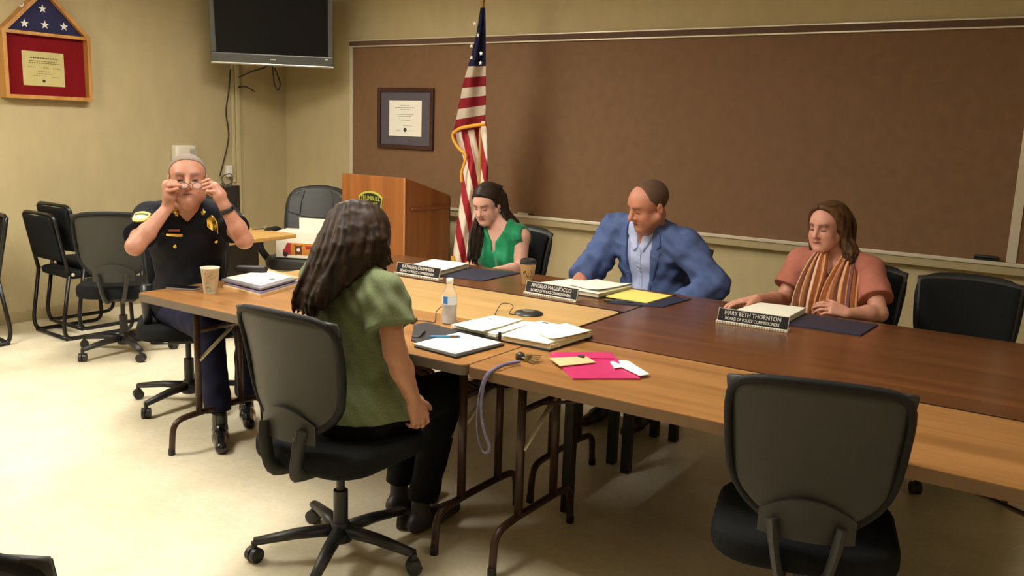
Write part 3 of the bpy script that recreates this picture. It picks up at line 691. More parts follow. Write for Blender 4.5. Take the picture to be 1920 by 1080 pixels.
# mobile phone of the officer
a0 = onT(345, 541)
ph = thing('mobile_phone', (a0.x, a0.y, ZT), math.radians(24), 'dark mobile phone lying beside the paper cup', 'phone')
obj('body', prism(NB(), rrect(.15, .075, .012), 0, .008, None, .002), mat('phone_silver', lin(150, 148, 150), .3, .5), ph)
obj('screen', prism(NB(), rrect(.144, .069, .01), .0082, .0088), mat('phone_glass', (.01, .01, .014), .08), ph)
# papers and binders of the officer
def quad_thing(name, label, cat, px, z0, z1, m, zt=None, bev=0., group=None):
    """flat thing whose top outline is seen at the given pixels"""
    pts = [at(u, v, z=z1) for u, v in px]; c = sum(pts, Vector())/len(pts); c.z = z0
    t = thing(name, c, 0, label, cat, group)
    o = obj('sheet' if z1-z0 < .004 else 'body', prism(NB(), [(q.x-c.x, q.y-c.y) for q in pts], 0, z1-z0, None, bev), m, t)
    return t, c
def qpart(name, t, c, px, z0, z1, m, bev=0.):
    pts = [at(u, v, z=z1) for u, v in px]
    return obj(name, prism(NB(), [(q.x-c.x, q.y-c.y) for q in pts], z0-c.z, z1-c.z, None, bev), m, t)
m_man = mat('manila', lin(206, 172, 118), .7, var=.05); m_lav = mat('lavender_binder', lin(140, 134, 170), .6, var=.05); m_gb = mat('grey_binder', lin(120, 116, 124), .5, var=.05)
m_pp = mat('paper_bright', lin(250, 246, 228), .8, var=.015)
t, c = quad_thing('folder_stack', 'pile of lavender and manila folders under the officer\'s papers', 'folders', [(418, 535), (488, 553), (566, 530), (500, 512)], ZT, ZT+.012, m_man)
qpart('folder', t, c, [(420, 529), (489, 548), (562, 526), (498, 508)], ZT+.0122, ZT+.022, m_lav); qpart('folder', t, c, [(422, 524), (489, 542), (562, 520), (498, 503)], ZT+.0222, ZT+.028, m_man)
t, c = quad_thing('binder', 'grey binder with a white printed sheet, top of the officer\'s pile', 'binder', [(415, 523), (489, 541), (556, 522), (497, 505)], ZT+.0282, ZT+.038, m_gb, bev=.002)
qpart('sheet', t, c, [(424, 520), (490, 535), (546, 519), (497, 506)], ZT+.0382, ZT+.041, m_pp)
q = at(510, 523, z=ZT+.042); obj('seal_print', lathe(NB(), [(.016, 0), (.016, .0006)], 16, T(q.x-c.x, q.y-c.y, .0132)), m_ink, t)
p = at(484, 512, z=ZT+.041)
gc = thing('glasses_case', (p.x-.05, p.y+.0, ZT+.0412), math.radians(40), 'dark brown glasses case lying on the officer\'s papers', 'glasses case')
obj('shell', prism(NB(), rrect(.16, .055, .026, 6), 0, .030, None, .011, 4), mat('case_brown', lin(34, 26, 24), .5), gc, True, ang=50)
obj('hinge_seam', prism(NB(), rrect(.1605, .0555, .0262, 6), .014, .0155), mat('case_seam', (.008, .007, .007), .6), gc)
# name plates
m_plate = mat('plate_black', lin(30, 30, 34), .3, var=.03); m_holder = mat('plate_holder_cream', lin(228, 220, 200), .4, var=.03)
def name_plate(pa, pb, line, label, engraved):
    a_, b_ = onT(*pa), onT(*pb); L = (b_-a_).length; c = (a_+b_)/2; rz = math.atan2(b_.y-a_.y, b_.x-a_.x)
    t = thing('name_plate', (c.x, c.y, ZT+.001), rz, label, 'name plate', 'commissioner name plates')
    tlt = Matrix.Rotation(math.radians(-14), 4, 'X')
    obj('holder_base', box(NB(), (-L/2, -.004, 0), (L/2, .04, .012), .002), m_holder, t)
    bm = NB(); n_ = 26
    for k in range(n_):
        x = -L/2+.006+k*(L-.012)/n_; box(bm, (x, -.0052, .002), (x+(L-.012)/n_*.45, -.0042, .0105))
    obj('ribbed_edge', bm, mat('rib_tan', lin(150, 140, 115), .5), t)  # tan stripes of the hatched holder edge, their own colour
    plm = T(0, .004, .0122) @ tlt
    obj('plate', box(NB(), (-L/2+.006, 0, 0), (L/2-.002, .006, .052), .001, mx=plm), m_plate, t)
    obj('silver_border', box(box(box(NB(), (-L/2+.004, -.0006, .0525), (L/2, .007, .0545), mx=plm), (L/2-.0018, -.0006, 0), (L/2, .007, .0523), mx=plm), (-L/2+.004, -.0006, 0), (-L/2+.0058, .007, .0523), mx=plm), m_alu, t)
    text_obj('lettering', line, .026, m_star, t, plm @ T(.0, -.0006, .036) @ FACE_Y, engraved)
    text_obj('lettering', 'BOARD OF POLICE COMMISSIONERS', .019, m_star, t, plm @ T(.0, -.0006, .013) @ FACE_Y, .74)
    return t
name_plate((740, 514), (822, 527), 'KATHLEEN CHAMPION', 'black name plate in front of the emerald bloused woman\'s binder', .80)
name_plate((982, 551), (1080, 568), 'ANGELO MAGLIOCCO', 'black name plate beside the tan coffee cup, in front of the blazer', .88)
name_plate((1342, 605), (1476, 625), 'MARY BETH THORNTON', 'black name plate in front of the woman with the scarf', .82)
# commissioners' binders with papers, folders, yellow sheet
ZD = ZT+.001
m_bb = mat('binder_black', (.02, .02, .022), .5); m_nf = mat('navy_folder', lin(42, 46, 66), .55, var=.06); m_cr = mat('cream_pages', lin(222, 212, 180), .8, var=.06, scale=90, stretch=(1, 1, 12))
def open_binder(lab, outer, sheet, ztop):
    t, c = quad_thing('binder', lab, 'binder', outer, ZD, ZD+.006, m_bb, group='open binders of the commissioners')
    qpart('page_block', t, c, sheet, ZD+.0062, ZD+ztop-.002, m_cr)
    qpart('top_sheet', t, c, [(u, v-.3) for u, v in sheet], ZD+ztop-.0018, ZD+ztop, m_pp)
    return t, c
t, c = open_binder('open binder of white pages in front of the emerald blouse', [(752, 508), (823, 519), (884, 502), (815, 492)], [(757, 500), (822, 509), (879, 494), (812, 486)], .030)
t, c = open_binder('open binder of white pages in front of the blue blazer', [(1003, 539), (1125, 558), (1190, 545), (1075, 527)], [(1000, 531), (1122, 551), (1186, 536), (1070, 523)], .026)
ANG = (t, c)
t, c = open_binder('open binder of white pages under the scarf woman\'s hand', [(1376, 590), (1474, 606), (1513, 587), (1430, 575)], [(1374, 583), (1472, 598), (1511, 577), (1424, 567)], .032)
t, c = quad_thing('navy_folder', 'navy folder in front of the woman in the emerald blouse', 'folder', [(824, 516), (905, 526), (975, 511), (880, 502)], ZD, ZD+.005, m_nf, bev=.001, group='navy folders')
t, c = quad_thing('navy_folder', 'navy folder sticking out under the yellow paper', 'folder', [(1138, 567), (1242, 575), (1296, 560), (1190, 548)], ZD, ZD+.005, m_nf, bev=.001, group='navy folders')
t, c = quad_thing('yellow_paper', 'sheet of yellow legal paper in front of the man in the blazer', 'paper', [(1136, 555), (1214, 567), (1260, 554), (1184, 542)], ZD+.0052, ZD+.010, mat('yellow_paper', lin(236, 226, 120), .8, var=.02))
t, c = quad_thing('navy_folder', 'navy folder in front of the woman with the scarf', 'folder', [(1474, 607), (1614, 628), (1646, 608), (1510, 588)], ZD, ZD+.006, m_nf, bev=.001, group='navy folders')
p = onT(1160, 568); bc = thing('pen', (p.x, p.y, ZD+.006), .35, 'black pen lying beside the yellow paper', 'pen')
obj('barrel', lathe(NB(), [(.003, -.07), (.005, -.066), (.005, .05), (.002, .07)], 10, Matrix.Rotation(math.pi/2, 4, 'Y')), m_black, bc, True); obj('clip', box(NB(), (-.065, -.001, .0052), (-.03, .001, .0065)), m_alu, bc)
# coffee cup
p = onT(989, 532); cf = thing('coffee_cup', (p.x, p.y, ZD), 0, 'tan takeaway coffee cup with a black lid', 'cup')
obj('cup_body', lathe(NB(), [(.029, 0), (.030, .001), (.041, .108), (.042, .110)], 24), mat('kraft_cup', lin(205, 168, 112), .6, var=.03), cf, True, ang=50)
obj('lid', lathe(NB(), [(.0435, .106), (.0445, .108), (.0445, .114), (.041, .116), (.039, .128), (.036, .130), (.034, .124), (.001, .124)], 24), m_black, cf, True, ang=40)
ca = math.atan2(-p.y, -p.x); bmm = bmesh.new(); vv = []
for k in range(20):
    an = 2*math.pi*k/20; x, h = .026*math.cos(an), .058+.019*math.sin(an); rr = .0305+.0105*h/.108+.0005
    vv.append(bmm.verts.new((rr*math.cos(ca+x/rr), rr*math.sin(ca+x/rr), h)))
bmm.faces.new(vv); obj('oval_logo', bmm, mat('logo_brown', lin(70, 50, 30), .6, var=.25, scale=120), cf)
bmm = bmesh.new()
for h0, h1, w_ in ((.060, .066, .019), (.051, .056, .019)):
    vv = []
    for x, h in ((-w_, h0), (w_, h0), (w_, h1), (-w_, h1)):
        rr = .0305+.0105*h/.108+.0009; vv.append(bmm.verts.new((rr*math.cos(ca+x/rr), rr*math.sin(ca+x/rr), h)))
    bmm.faces.new(vv)
obj('logo_band', bmm, mat('logo_tan', lin(190, 150, 95), .6), cf)
# microphone and cable
p = onT(991, 589, ZT-.002)
mc = thing('boundary_microphone', (p.x, p.y, ZT-.002), 0, 'flat grey disc microphone on the tan table', 'microphone')
obj('disc', lathe(NB(), [(.062, 0), (.064, .003), (.058, .010), (.03, .017), (.001, .018)], 28), mat('mic_grey', lin(62, 60, 56), .4, .4, var=.1, scale=200), mc, True, ang=50)
obj('grille', lathe(NB(), [(.04, .0145), (.02, .0185), (.001, .0190)], 24), mat('mic_mesh', lin(130, 124, 112), .5, .5, var=.3, scale=400), mc, True)
obj('lead', tube(NB(), spline([(q.x-p.x, q.y-p.y, q.z-ZT+.002) for q in (at(975, 590, z=ZT), at(955, 588, z=ZT+.002), at(962, 576, z=ZT+.018), at(957, 570, z=ZT+.025), at(940, 570, z=ZT+.025), at(928, 590, z=ZT+.002))]), .0018, 6), m_cable, mc, True)
o = obj('table_cable', tube(NB(), spline([at(766, 600, z=ZT+.003), at(800, 602, z=ZT+.003), at(815, 604, z=ZT+.003), at(818, 585, z=ZT+.012), at(828, 575, z=ZT+.02), at(835, 574, z=ZT+.02)]), .0018, 6), m_cable, None, True); tag(o, 'thin black cable curling beside the water bottle', 'cable')
# water bottle
p = onT(842, 606); wb = thing('water_bottle', (p.x, p.y, ZT), 0, 'clear plastic water bottle with a white cap and blue label', 'bottle')
m_pet = mat('clear_pet', (.97, .97, .97), .06, var=0, trans=.85, alpha=.8, spec=.6); m_wat = mat('frosted_water', lin(232, 230, 224), .2, var=.02, alpha=.75)
prof = [(.026, 0), (.031, .004), (.031, .03), (.0295, .035), (.031, .040), (.0295, .05), (.031, .055), (.0295, .065), (.031, .07), (.031, .105), (.029, .12), (.020, .148), (.0135, .160), (.0128, .170)]
obj('shell', lathe(NB(), prof, 28), m_pet, wb, True, ang=50)
obj('water', lathe(NB(), [(max(.001, r-.0015), z+.001) for r, z in prof[:10]]+[(.001, .1062)], 24), m_wat, wb, True, ang=50)
obj('cap', lathe(NB(), [(.0138, .168), (.0145, .169), (.0145, .186), (.013, .188), (.001, .188)], 20), m_white, wb, True, ang=40)
ca = math.atan2(-p.y, -p.x)
def wrap(name, h0, h1, a0_, a1, m, r=.0316):
    b = bmesh.new(); n_ = 14; A = [b.verts.new((r*math.cos(a0_+(a1-a0_)*k/n_), r*math.sin(a0_+(a1-a0_)*k/n_), h0)) for k in range(n_+1)]; B = [b.verts.new((r*math.cos(a0_+(a1-a0_)*k/n_), r*math.sin(a0_+(a1-a0_)*k/n_), h1)) for k in range(n_+1)]
    for k in range(n_): b.faces.new((A[k], A[k+1], B[k+1], B[k]))
    return obj(name, b, m, wb, True)
lb_ = wrap('label', .082, .118, ca-2.2, ca+1.5, mat('label_white', lin(225, 230, 235), .5, var=.03), .0314)
bp_ = wrap('blue_print', .086, .116, ca-.95, ca-.25, mat('label_blue', lin(50, 120, 180), .5, var=.3, scale=90), .0317); bp_.parent = lb_
# the woman's things on the oak table
t, c = quad_thing('black_portfolio', 'black portfolio lying under the water bottle', 'portfolio', [(771, 636), (800, 648), (860, 620), (800, 604), (776, 608)], ZT, ZT+.007, mat('portfolio_black', (.03, .03, .032), .5), bev=.001)
t, c = quad_thing('mobile_phone', 'small black phone near the sleeve of the woman in green', 'phone', [(757, 600), (776, 603), (783, 596), (764, 593)], ZT, ZT+.012, m_black, bev=.002)
qpart('screen', t, c, [(759, 599), (775, 601), (781, 596), (765, 593.5)], ZT+.0122, ZT+.013, mat('phone_glass', (.01, .01, .014), .08))
o = obj('strap', tube(NB(), spline([at(772, 631, z=ZT+.009), at(785, 632, z=ZT+.009), at(797, 620, z=ZT+.012), at(788, 628, z=ZT+.02)]), .003, 6, flat=.5), m_black, None, True); tag(o, 'thin black strap curling on the black portfolio', 'strap')
t, c = quad_thing('notepad_folder', 'black pad holder with a white notepad near the table corner', 'notepad', [(776, 648), (855, 669), (946, 645), (866, 622)], ZT, ZT+.008, m_bb, bev=.002)
qpart('notepad', t, c, [(776, 644), (854, 663), (940, 642), (860, 623)], ZT+.0082, ZT+.013, m_pp)
p = at(834, 632, z=ZT+.015); pn = thing('ballpoint_pen', (p.x, p.y, ZT+.0175), .75, 'blue ballpoint pen lying on the white notepad', 'pen')
obj('barrel', lathe(NB(), [(.002, -.06), (.0042, -.05), (.0042, .02), (.0042, .055), (.002, .06)], 10, Matrix.Rotation(math.pi/2, 4, 'Y')), mat('pen_blue', lin(60, 130, 180), .3), pn, True); obj('grip', lathe(NB(), [(.0046, .02), (.0046, .05)], 10, Matrix.Rotation(math.pi/2, 4, 'Y')), mat('pen_brown', lin(110, 70, 40), .5), pn, True)
t, c = quad_thing('binder', 'open black binder of white and yellow pages beside the water bottle', 'binder', [(845, 617), (1030, 656), (1112, 629), (925, 594)], ZT, ZT+.008, m_bb, bev=.001)
qpart('page_block', t, c, [(940, 631), (1032, 648), (1108, 625), (1010, 606)], ZT+.0082, ZT+.022, m_cr)
qpart('yellow_pages', t, c, [(944, 629), (1031, 645), (1108, 623), (1012, 604)], ZT+.0222, ZT+.026, mat('yellow_pale', lin(235, 224, 150), .8, var=.04))
qpart('page', t, c, [(940, 628), (1028, 644), (1104, 620), (1012, 601)], ZT+.0262, ZT+.030, m_pp)
qpart('left_pages', t, c, [(846, 608), (930, 627), (1004, 604), (916, 594)], ZT+.0082, ZT+.020, m_pp)
q = at(937, 626, z=ZT+.03); obj('ring_post', lathe(NB(), [(.006, .008), (.006, .035), (.004, .038)], 10, T(q.x-c.x, q.y-c.y, 0)), m_black, t, True)
for k in range(5):
    u, v = 1046+k*12, 643-k*4; q = at(u, v, z=ZT+.02); obj('index_tab', box(NB(), (q.x-c.x-.012, q.y-c.y-.012, .010+.002*(k % 3)), (q.x-c.x+.012, q.y-c.y+.004, .0112+.002*(k % 3))), [m_pp, MATS['yellow_pale']][k % 2], t)
for u, v in ((920, 595), (1023, 606)):
    q = at(u, v, z=ZT+.03); obj('paper_clip', box(NB(), (q.x-c.x-.012, q.y-c.y-.006, .0302 if u > 1000 else .0202), (q.x-c.x+.012, q.y-c.y+.006, .033 if u > 1000 else .023), .001), m_bb, t)
def loose_sheet(t, c, px, z, lift, name='loose_sheet'):
    a_, b_, c_, d_ = [at(u, v, z=z) for u, v in px]
    def fn(u, v):
        q = (a_*(1-u)+b_*u)*(1-v)+(d_*(1-u)+c_*u)*v; return Vector((q.x-c.x, q.y-c.y, z-c.z+lift*(abs(u-.4)**2*1.2+.3*(1-v)**3+.15*math.sin(5*u+3*v)**2)))
    return obj(name, grid(NB(), fn, 10, 8, thick=.0006), m_pp, t, True)
loose_sheet(t, c, [(1003, 623), (1036, 640), (1111, 622), (1062, 606)], ZT+.033, .012)
loose_sheet(t, c, [(849, 610), (905, 625), (985, 600), (925, 592)], ZT+.022, .010)
loose_sheet(*ANG, [(1060, 534), (1120, 548), (1188, 534), (1120, 524)], ZD+.028, .016)
# keys on a lanyard
p = onT(985, 676); ky = thing('key_bunch', (p.x, p.y, ZT), 0, 'bunch of keys on a lavender lanyard hanging over the table edge', 'keys')
m_key = mat('brass_key', lin(190, 165, 100), .3, .8); m_kn = mat('nickel_key', lin(170, 165, 155), .3, .8); m_ly = mat('lanyard_lavender', lin(120, 112, 140), .8, var=.25, scale=60)
for k in range(5):
    an = -.5+.25*k; mx = T(.0, .0, .004+.004*k) @ RZ(an); bm = NB(); prism(bm, [(.012*math.cos(2*math.pi*i/10)+.012, .012*math.sin(2*math.pi*i/10)) for i in range(10)], 0, .0022, mx); box(bm, (.022, -.004, 0), (.056, .004, .0022), mx=mx)
    obj('key', bm, [m_key, m_kn][k % 2], ky)
obj('key_ring', tube(NB(), [(.014*math.cos(2*math.pi*i/16), .014*math.sin(2*math.pi*i/16), .012) for i in range(16)], .0016, 6, closed=True), m_kn, ky, True)
obj('fob', lathe(NB(), [(.016, 0), (.017, .004), (.016, .02), (.008, .026), (.001, .027)], 16, T(-.022, .0, 0)), mat('fob_dark', lin(70, 68, 62), .4, .5), ky, True)
L3 = lambda pts: [Vector((q.x-p.x, q.y-p.y, q.z-ZT)) for q in pts]
ye = 2.293
ly = [onT(975, 677, ZT+.012), onT(958, 679, ZT+.01), onT(940, 684, ZT+.006), onT(925, 692, ZT+.006), at(912, 702, y=ye+.004), at(903, 722, y=ye-.006), at(897, 750, y=ye-.006), at(894, 790, y=ye-.006), at(897, 825, y=ye-.006), at(905, 846, y=ye-.006), at(914, 848, y=ye-.006), at(918, 838, y=ye-.008), at(910, 815, y=ye-.010), at(903, 780, y=ye-.012), at(904, 740, y=ye-.012), at(912, 708, y=ye-.008), onT(930, 690, ZT+.012), onT(955, 681, ZT+.014), onT(975, 678, ZT+.014)]
obj('lanyard', tube(NB(), spline(L3(ly), 5), .006, 6, flat=.5), m_ly, ky, True)
# pink folder with card, clip and torn white paper
t, c = quad_thing('pink_folder', 'bright pink plastic folder on the oak table', 'folder', [(1030, 664), (1074, 709), (1201, 709), (1148, 663)], ZT, ZT+.006, mat('pink_plastic', lin(206, 50, 112), .3, var=.06, coat=.3), bev=.001)
qpart('flap', t, c, [(1031, 660), (1040, 670), (1152, 672), (1145, 660)], ZT+.0062, ZT+.009, mat('pink_plastic', (0, 0, 0)))
t, c = quad_thing('tan_envelope', 'tan card held by a clip on the pink folder', 'envelope', [(1030, 671), (1050, 686), (1117, 679), (1100, 668)], ZT+.0092, ZT+.012, mat('tan_card', lin(222, 186, 136), .7, var=.03))
q = at(1090, 669, z=ZT+.014); obj('clip', box(NB(), (q.x-c.x-.012, q.y-c.y-.007, .0030), (q.x-c.x+.012, q.y-c.y+.007, .010), .002), mat('clip_grey', lin(90, 85, 80), .3, .6), t)
t, c = quad_thing('torn_paper', 'torn white paper tucked into the pink folder', 'paper', [(1144, 678), (1152, 690), (1166, 688), (1200, 704), (1218, 701), (1190, 684), (1180, 677), (1160, 675), (1163, 683), (1150, 677)], ZT+.0092, ZT+.0115, m_pp)
# cable and plug on the floor behind the officer's chair
p = at(298, 641, z=0.02); o = thing('floor_plug', (p.x, p.y, 0), .3, 'small black plug and cable lying on the floor', 'plug')
obj('plug_body', tube(NB(), [(-.06, 0, .016), (-.03, 0, .018), (.02, .01, .014)], [.016, .017, .008], 10), m_black, o, True); obj('cable', tube(NB(), spline([(.02, .01, .008), (.1, .06, .006), (.2, .2, .006), (.35, .4, .006)]), .005, 6), m_cable, o, True)
# ================================================================== signed-distance mesher for people, clothes and hair
def V3(*a): return np.array(a if len(a) > 1 else a[0], float)
def nrm(v): v = V3(v); return v/np.linalg.norm(v)
def lerp(a, b, t): return V3(a)*(1-t)+V3(b)*t
def atd(u, v, d): return V3(_r2*((u-960)/FPX)*d - _u2*((v-540)/FPX)*d + _f*d + V3(0, 0, CAM_H))
def depth(p): return float((V3(p)-V3(0, 0, CAM_H))@_f)
def smin(a, b, k):
    h = np.clip(.5+.5*(b-a)/k, 0, 1); return b+(a-b)*h-k*h*(1-h)
def cone(a, b, ra, rb, k=.02): return ('c', V3(a), V3(b), ra, rb, k)
def ccone(a, b, ra, rb, k=.02): return ('cc', V3(a), V3(b), ra, rb, k)
def ell(c, r, A=None, k=.03): return ('e', V3(c), V3(r), np.eye(3) if A is None else np.array(A, float), 0, k)
def sph(c, r, k=.02): return cone(c, V3(c)+V3(0, 0, 1e-4), r, r, k)
def sub(p, k=None): return ('-',)+p[:-1]+(k or p[-1],)
def bounds(p):
    if p[0] == '-': p = p[1:]
    if p[0] in 'cc': r = max(p[3], p[4]); return np.minimum(p[1], p[2])-r, np.maximum(p[1], p[2])+r
    e = np.sqrt(((p[3].T*p[2])**2).sum(1)); return p[1]-e, p[1]+e
class Field:
    def __init__(s, prims, h=.006, fine=(), pad=.02, lo=None, hi=None):
        bs = [bounds(p) for p in prims if p[0] != '-']
        s.lo = np.min([b[0] for b in bs], 0)-pad if lo is None else V3(lo); s.hi = np.max([b[1] for b in bs], 0)+pad if hi is None else V3(hi)
        s.ax = []
        for i in range(3):
            x = s.lo[i]; L = [x]
            while x < s.hi[i]:
                st = h
                for f in fine:
                    if f[0][i] <= x <= f[1][i]: st = min(st, f[2])
                x += st; L.append(x)
            s.ax.append(np.array(L, np.float32))
        s.D = np.full([len(a) for a in s.ax], 1., np.float32)
        for p in prims: s.add(p)
    def sl(s, lo, hi):
        return tuple(slice(max(0, np.searchsorted(s.ax[i], lo[i])-1), min(len(s.ax[i]), np.searchsorted(s.ax[i], hi[i])+1)) for i in range(3))
    def xyz(s, S=(slice(None),)*3):
        return s.ax[0][S[0]][:, None, None], s.ax[1][S[1]][None, :, None], s.ax[2][S[2]][None, None, :]
    def dist(s, p, S):
        X, Y, Z = s.xyz(S)
        if p[0] in ('c', 'cc'):
            a, b, ra, rb = p[1:5]; ba = b-a; n2 = float(ba@ba)
            t = ((X-a[0])*ba[0]+(Y-a[1])*ba[1]+(Z-a[2])*ba[2])/n2; tc = np.clip(t, 0, 1)
            d = np.sqrt((X-a[0]-ba[0]*tc)**2+(Y-a[1]-ba[1]*tc)**2+(Z-a[2]-ba[2]*tc)**2)-(ra+(rb-ra)*tc)
            if p[0] == 'cc':
                d0 = np.sqrt((X-a[0]-ba[0]*t)**2+(Y-a[1]-ba[1]*t)**2+(Z-a[2]-ba[2]*t)**2)-(ra+(rb-ra)*np.maximum(t, 0))
                d = np.where(t > 0, np.maximum(d0, (t-1)*math.sqrt(n2)), d)
            return d
        c, r, A = p[1], p[2], p[3]; qx, qy, qz = X-c[0], Y-c[1], Z-c[2]
        k0 = 0; k1 = 0
        for i in range(3):
            u = qx*A[i, 0]+qy*A[i, 1]+qz*A[i, 2]; k0 = k0+(u/r[i])**2; k1 = k1+(u/r[i]**2)**2
        k0 = np.sqrt(k0); return k0*(k0-1)/np.maximum(np.sqrt(k1), 1e-6)
    def add(s, p):
        neg = p[0] == '-'; q = p[1:] if neg else p; k = p[-1]; lo, hi = bounds(q); m = k+.02
        S = s.sl(lo-m, hi+m)
        if any(x.stop <= x.start for x in S): return s
        d = s.dist(q, S); s.D[S] = -smin(-s.D[S], d, k) if neg else smin(s.D[S], d, k); return s
    def cut(s, p, n, k=0.):
        n = nrm(n); X, Y, Z = s.xyz(); d = (X-p[0])*n[0]+(Y-p[1])*n[1]+(Z-p[2])*n[2]
        s.D = np.maximum(s.D, d).astype(np.float32) if not k else (-smin(-s.D, -d, k)).astype(np.float32); return s
    def local(s, o, A):
        X, Y, Z = s.xyz(); return [(X-o[0])*A[i][0]+(Y-o[1])*A[i][1]+(Z-o[2])*A[i][2] for i in range(3)]
    def keep(s, mask_d): s.D = np.maximum(s.D, mask_d).astype(np.float32); return s
    def off(s, t): s.D = s.D-np.float32(t); return s
    def wrinkle(s, amp, waves):
        X, Y, Z = s.xyz(); w = 0
        for (kx, ky, kz, ph) in waves: w = w+np.sin(kx*X+ky*Y+kz*Z+ph+1.3*np.sin(17*X+ph)+1.1*np.sin(13*Z+9*Y))
        s.D = (s.D+amp*w/len(waves)).astype(np.float32); return s
    def hit(s, u, v):
        d = _r2*((u-960)/FPX)-_u2*((v-540)/FPX)+_f; o = V3(0, 0, CAM_H); t = np.arange(1., 7., .002); P = o+d*t[:, None]; ok = np.ones(len(t), bool); I = []
        for i in range(3): j = np.searchsorted(s.ax[i], P[:, i]); ok &= (j > 0) & (j < len(s.ax[i])); I.append(np.clip(j, 0, len(s.ax[i])-1))
        k = np.argmax(ok & (s.D[I[0], I[1], I[2]] < 0)); return P[k]
    def copy(s):
        o = Field.__new__(Field); o.ax = s.ax; o.D = s.D.copy(); o.lo = s.lo; o.hi = s.hi; return o
    def mesh(s):
        D = s.D; ins = D < 0
        for i in range(3):   # keep the rim outside
            sl0 = [slice(None)]*3; sl0[i] = 0; ins[tuple(sl0)] = False; sl0[i] = -1; ins[tuple(sl0)] = False
        D = np.where(ins, np.minimum(D, -1e-6), np.maximum(D, 1e-6)); n = np.array(D.shape)-1
        c = np.zeros(n, np.uint8)
        for dx in (0, 1):
            for dy in (0, 1):
                for dz in (0, 1): c += ins[dx:dx+n[0], dy:dy+n[1], dz:dz+n[2]]
        I = np.argwhere((c > 0) & (c < 8)); idx = np.full(n, -1, np.int32); idx[I[:, 0], I[:, 1], I[:, 2]] = np.arange(len(I))
        acc = np.zeros((len(I), 3)); cnt = np.zeros(len(I)); co = [(0, 0, 0), (1, 0, 0), (0, 1, 0), (1, 1, 0), (0, 0, 1), (1, 0, 1), (0, 1, 1), (1, 1, 1)]
        P = lambda o: np.stack([s.ax[i][I[:, i]+o[i]] for i in range(3)], 1)
        val = [D[I[:, 0]+o[0], I[:, 1]+o[1], I[:, 2]+o[2]] for o in co]
        for a in range(8):
            for b in range(a+1, 8):
                if sum(abs(co[a][i]-co[b][i]) for i in range(3)) != 1: continue
                m = (val[a] < 0) != (val[b] < 0)
                t = (val[a]/(val[a]-val[b]))[m][:, None]; acc[m] += P(co[a])[m]*(1-t)+P(co[b])[m]*t; cnt[m] += 1
        vts = acc/cnt[:, None]; quads = []
        for ax in range(3):
            u, v = (ax+1) % 3, (ax+2) % 3
            s0 = [slice(None)]*3; s1 = [slice(None)]*3; s0[ax] = slice(0, -1); s1[ax] = slice(1, None)
            ch = ins[tuple(s0)] != ins[tuple(s1)]; E = np.argwhere(ch); E = E[(E[:, u] > 0) & (E[:, v] > 0) & (E[:, u] < n[u]) & (E[:, v] < n[v])]
            if not len(E): continue
            def g(du, dv):
                q = E.copy(); q[:, u] -= du; q[:, v] -= dv; return idx[q[:, 0], q[:, 1], q[:, 2]]
            Q = np.stack([g(1, 1), g(0, 1), g(0, 0), g(1, 0)], 1); fl = ~ins[E[:, 0], E[:, 1], E[:, 2]]; Q[fl] = Q[fl][:, ::-1]; quads.append(Q)
        Q = np.concatenate(quads); Q = Q[(Q >= 0).all(1)]; return vts, Q
def to_obj(name, F, m, parent=None, origin=(0, 0, 0), color=None, relax=0):
    v, q = F.mesh() if isinstance(F, Field) else F
    if relax:
        E = np.concatenate([q[:, [0, 1]], q[:, [1, 2]], q[:, [2, 3]], q[:, [3, 0]]])
        for _ in range(relax):
            a = np.zeros_like(v); n = np.zeros(len(v)); np.add.at(a, E[:, 0], v[E[:, 1]]); np.add.at(n, E[:, 0], 1); np.add.at(a, E[:, 1], v[E[:, 0]]); np.add.at(n, E[:, 1], 1)
            v = v*.5+.5*a/np.maximum(n, 1)[:, None]
    me = bpy.data.meshes.new(name); me.vertices.add(len(v)); me.vertices.foreach_set('co', (v-V3(origin)).astype(np.float32).ravel())
    me.loops.add(len(q)*4); me.loops.foreach_set('vertex_index', q.astype(np.int32).ravel()); me.polygons.add(len(q))
    me.polygons.foreach_set('loop_start', np.arange(0, len(q)*4, 4, dtype=np.int32)); me.polygons.foreach_set('use_smooth', np.ones(len(q), bool))
    me.update(calc_edges=True); me.materials.append(m)
    if color is not None:
        c = color(v); at_ = me.color_attributes.new('Col', 'FLOAT_COLOR', 'POINT'); at_.data.foreach_set('color', np.concatenate([c, np.ones((len(c), 1))], 1).astype(np.float32).ravel())
    o = link(name, me, parent)
    if parent is None: o.location = origin
    return o
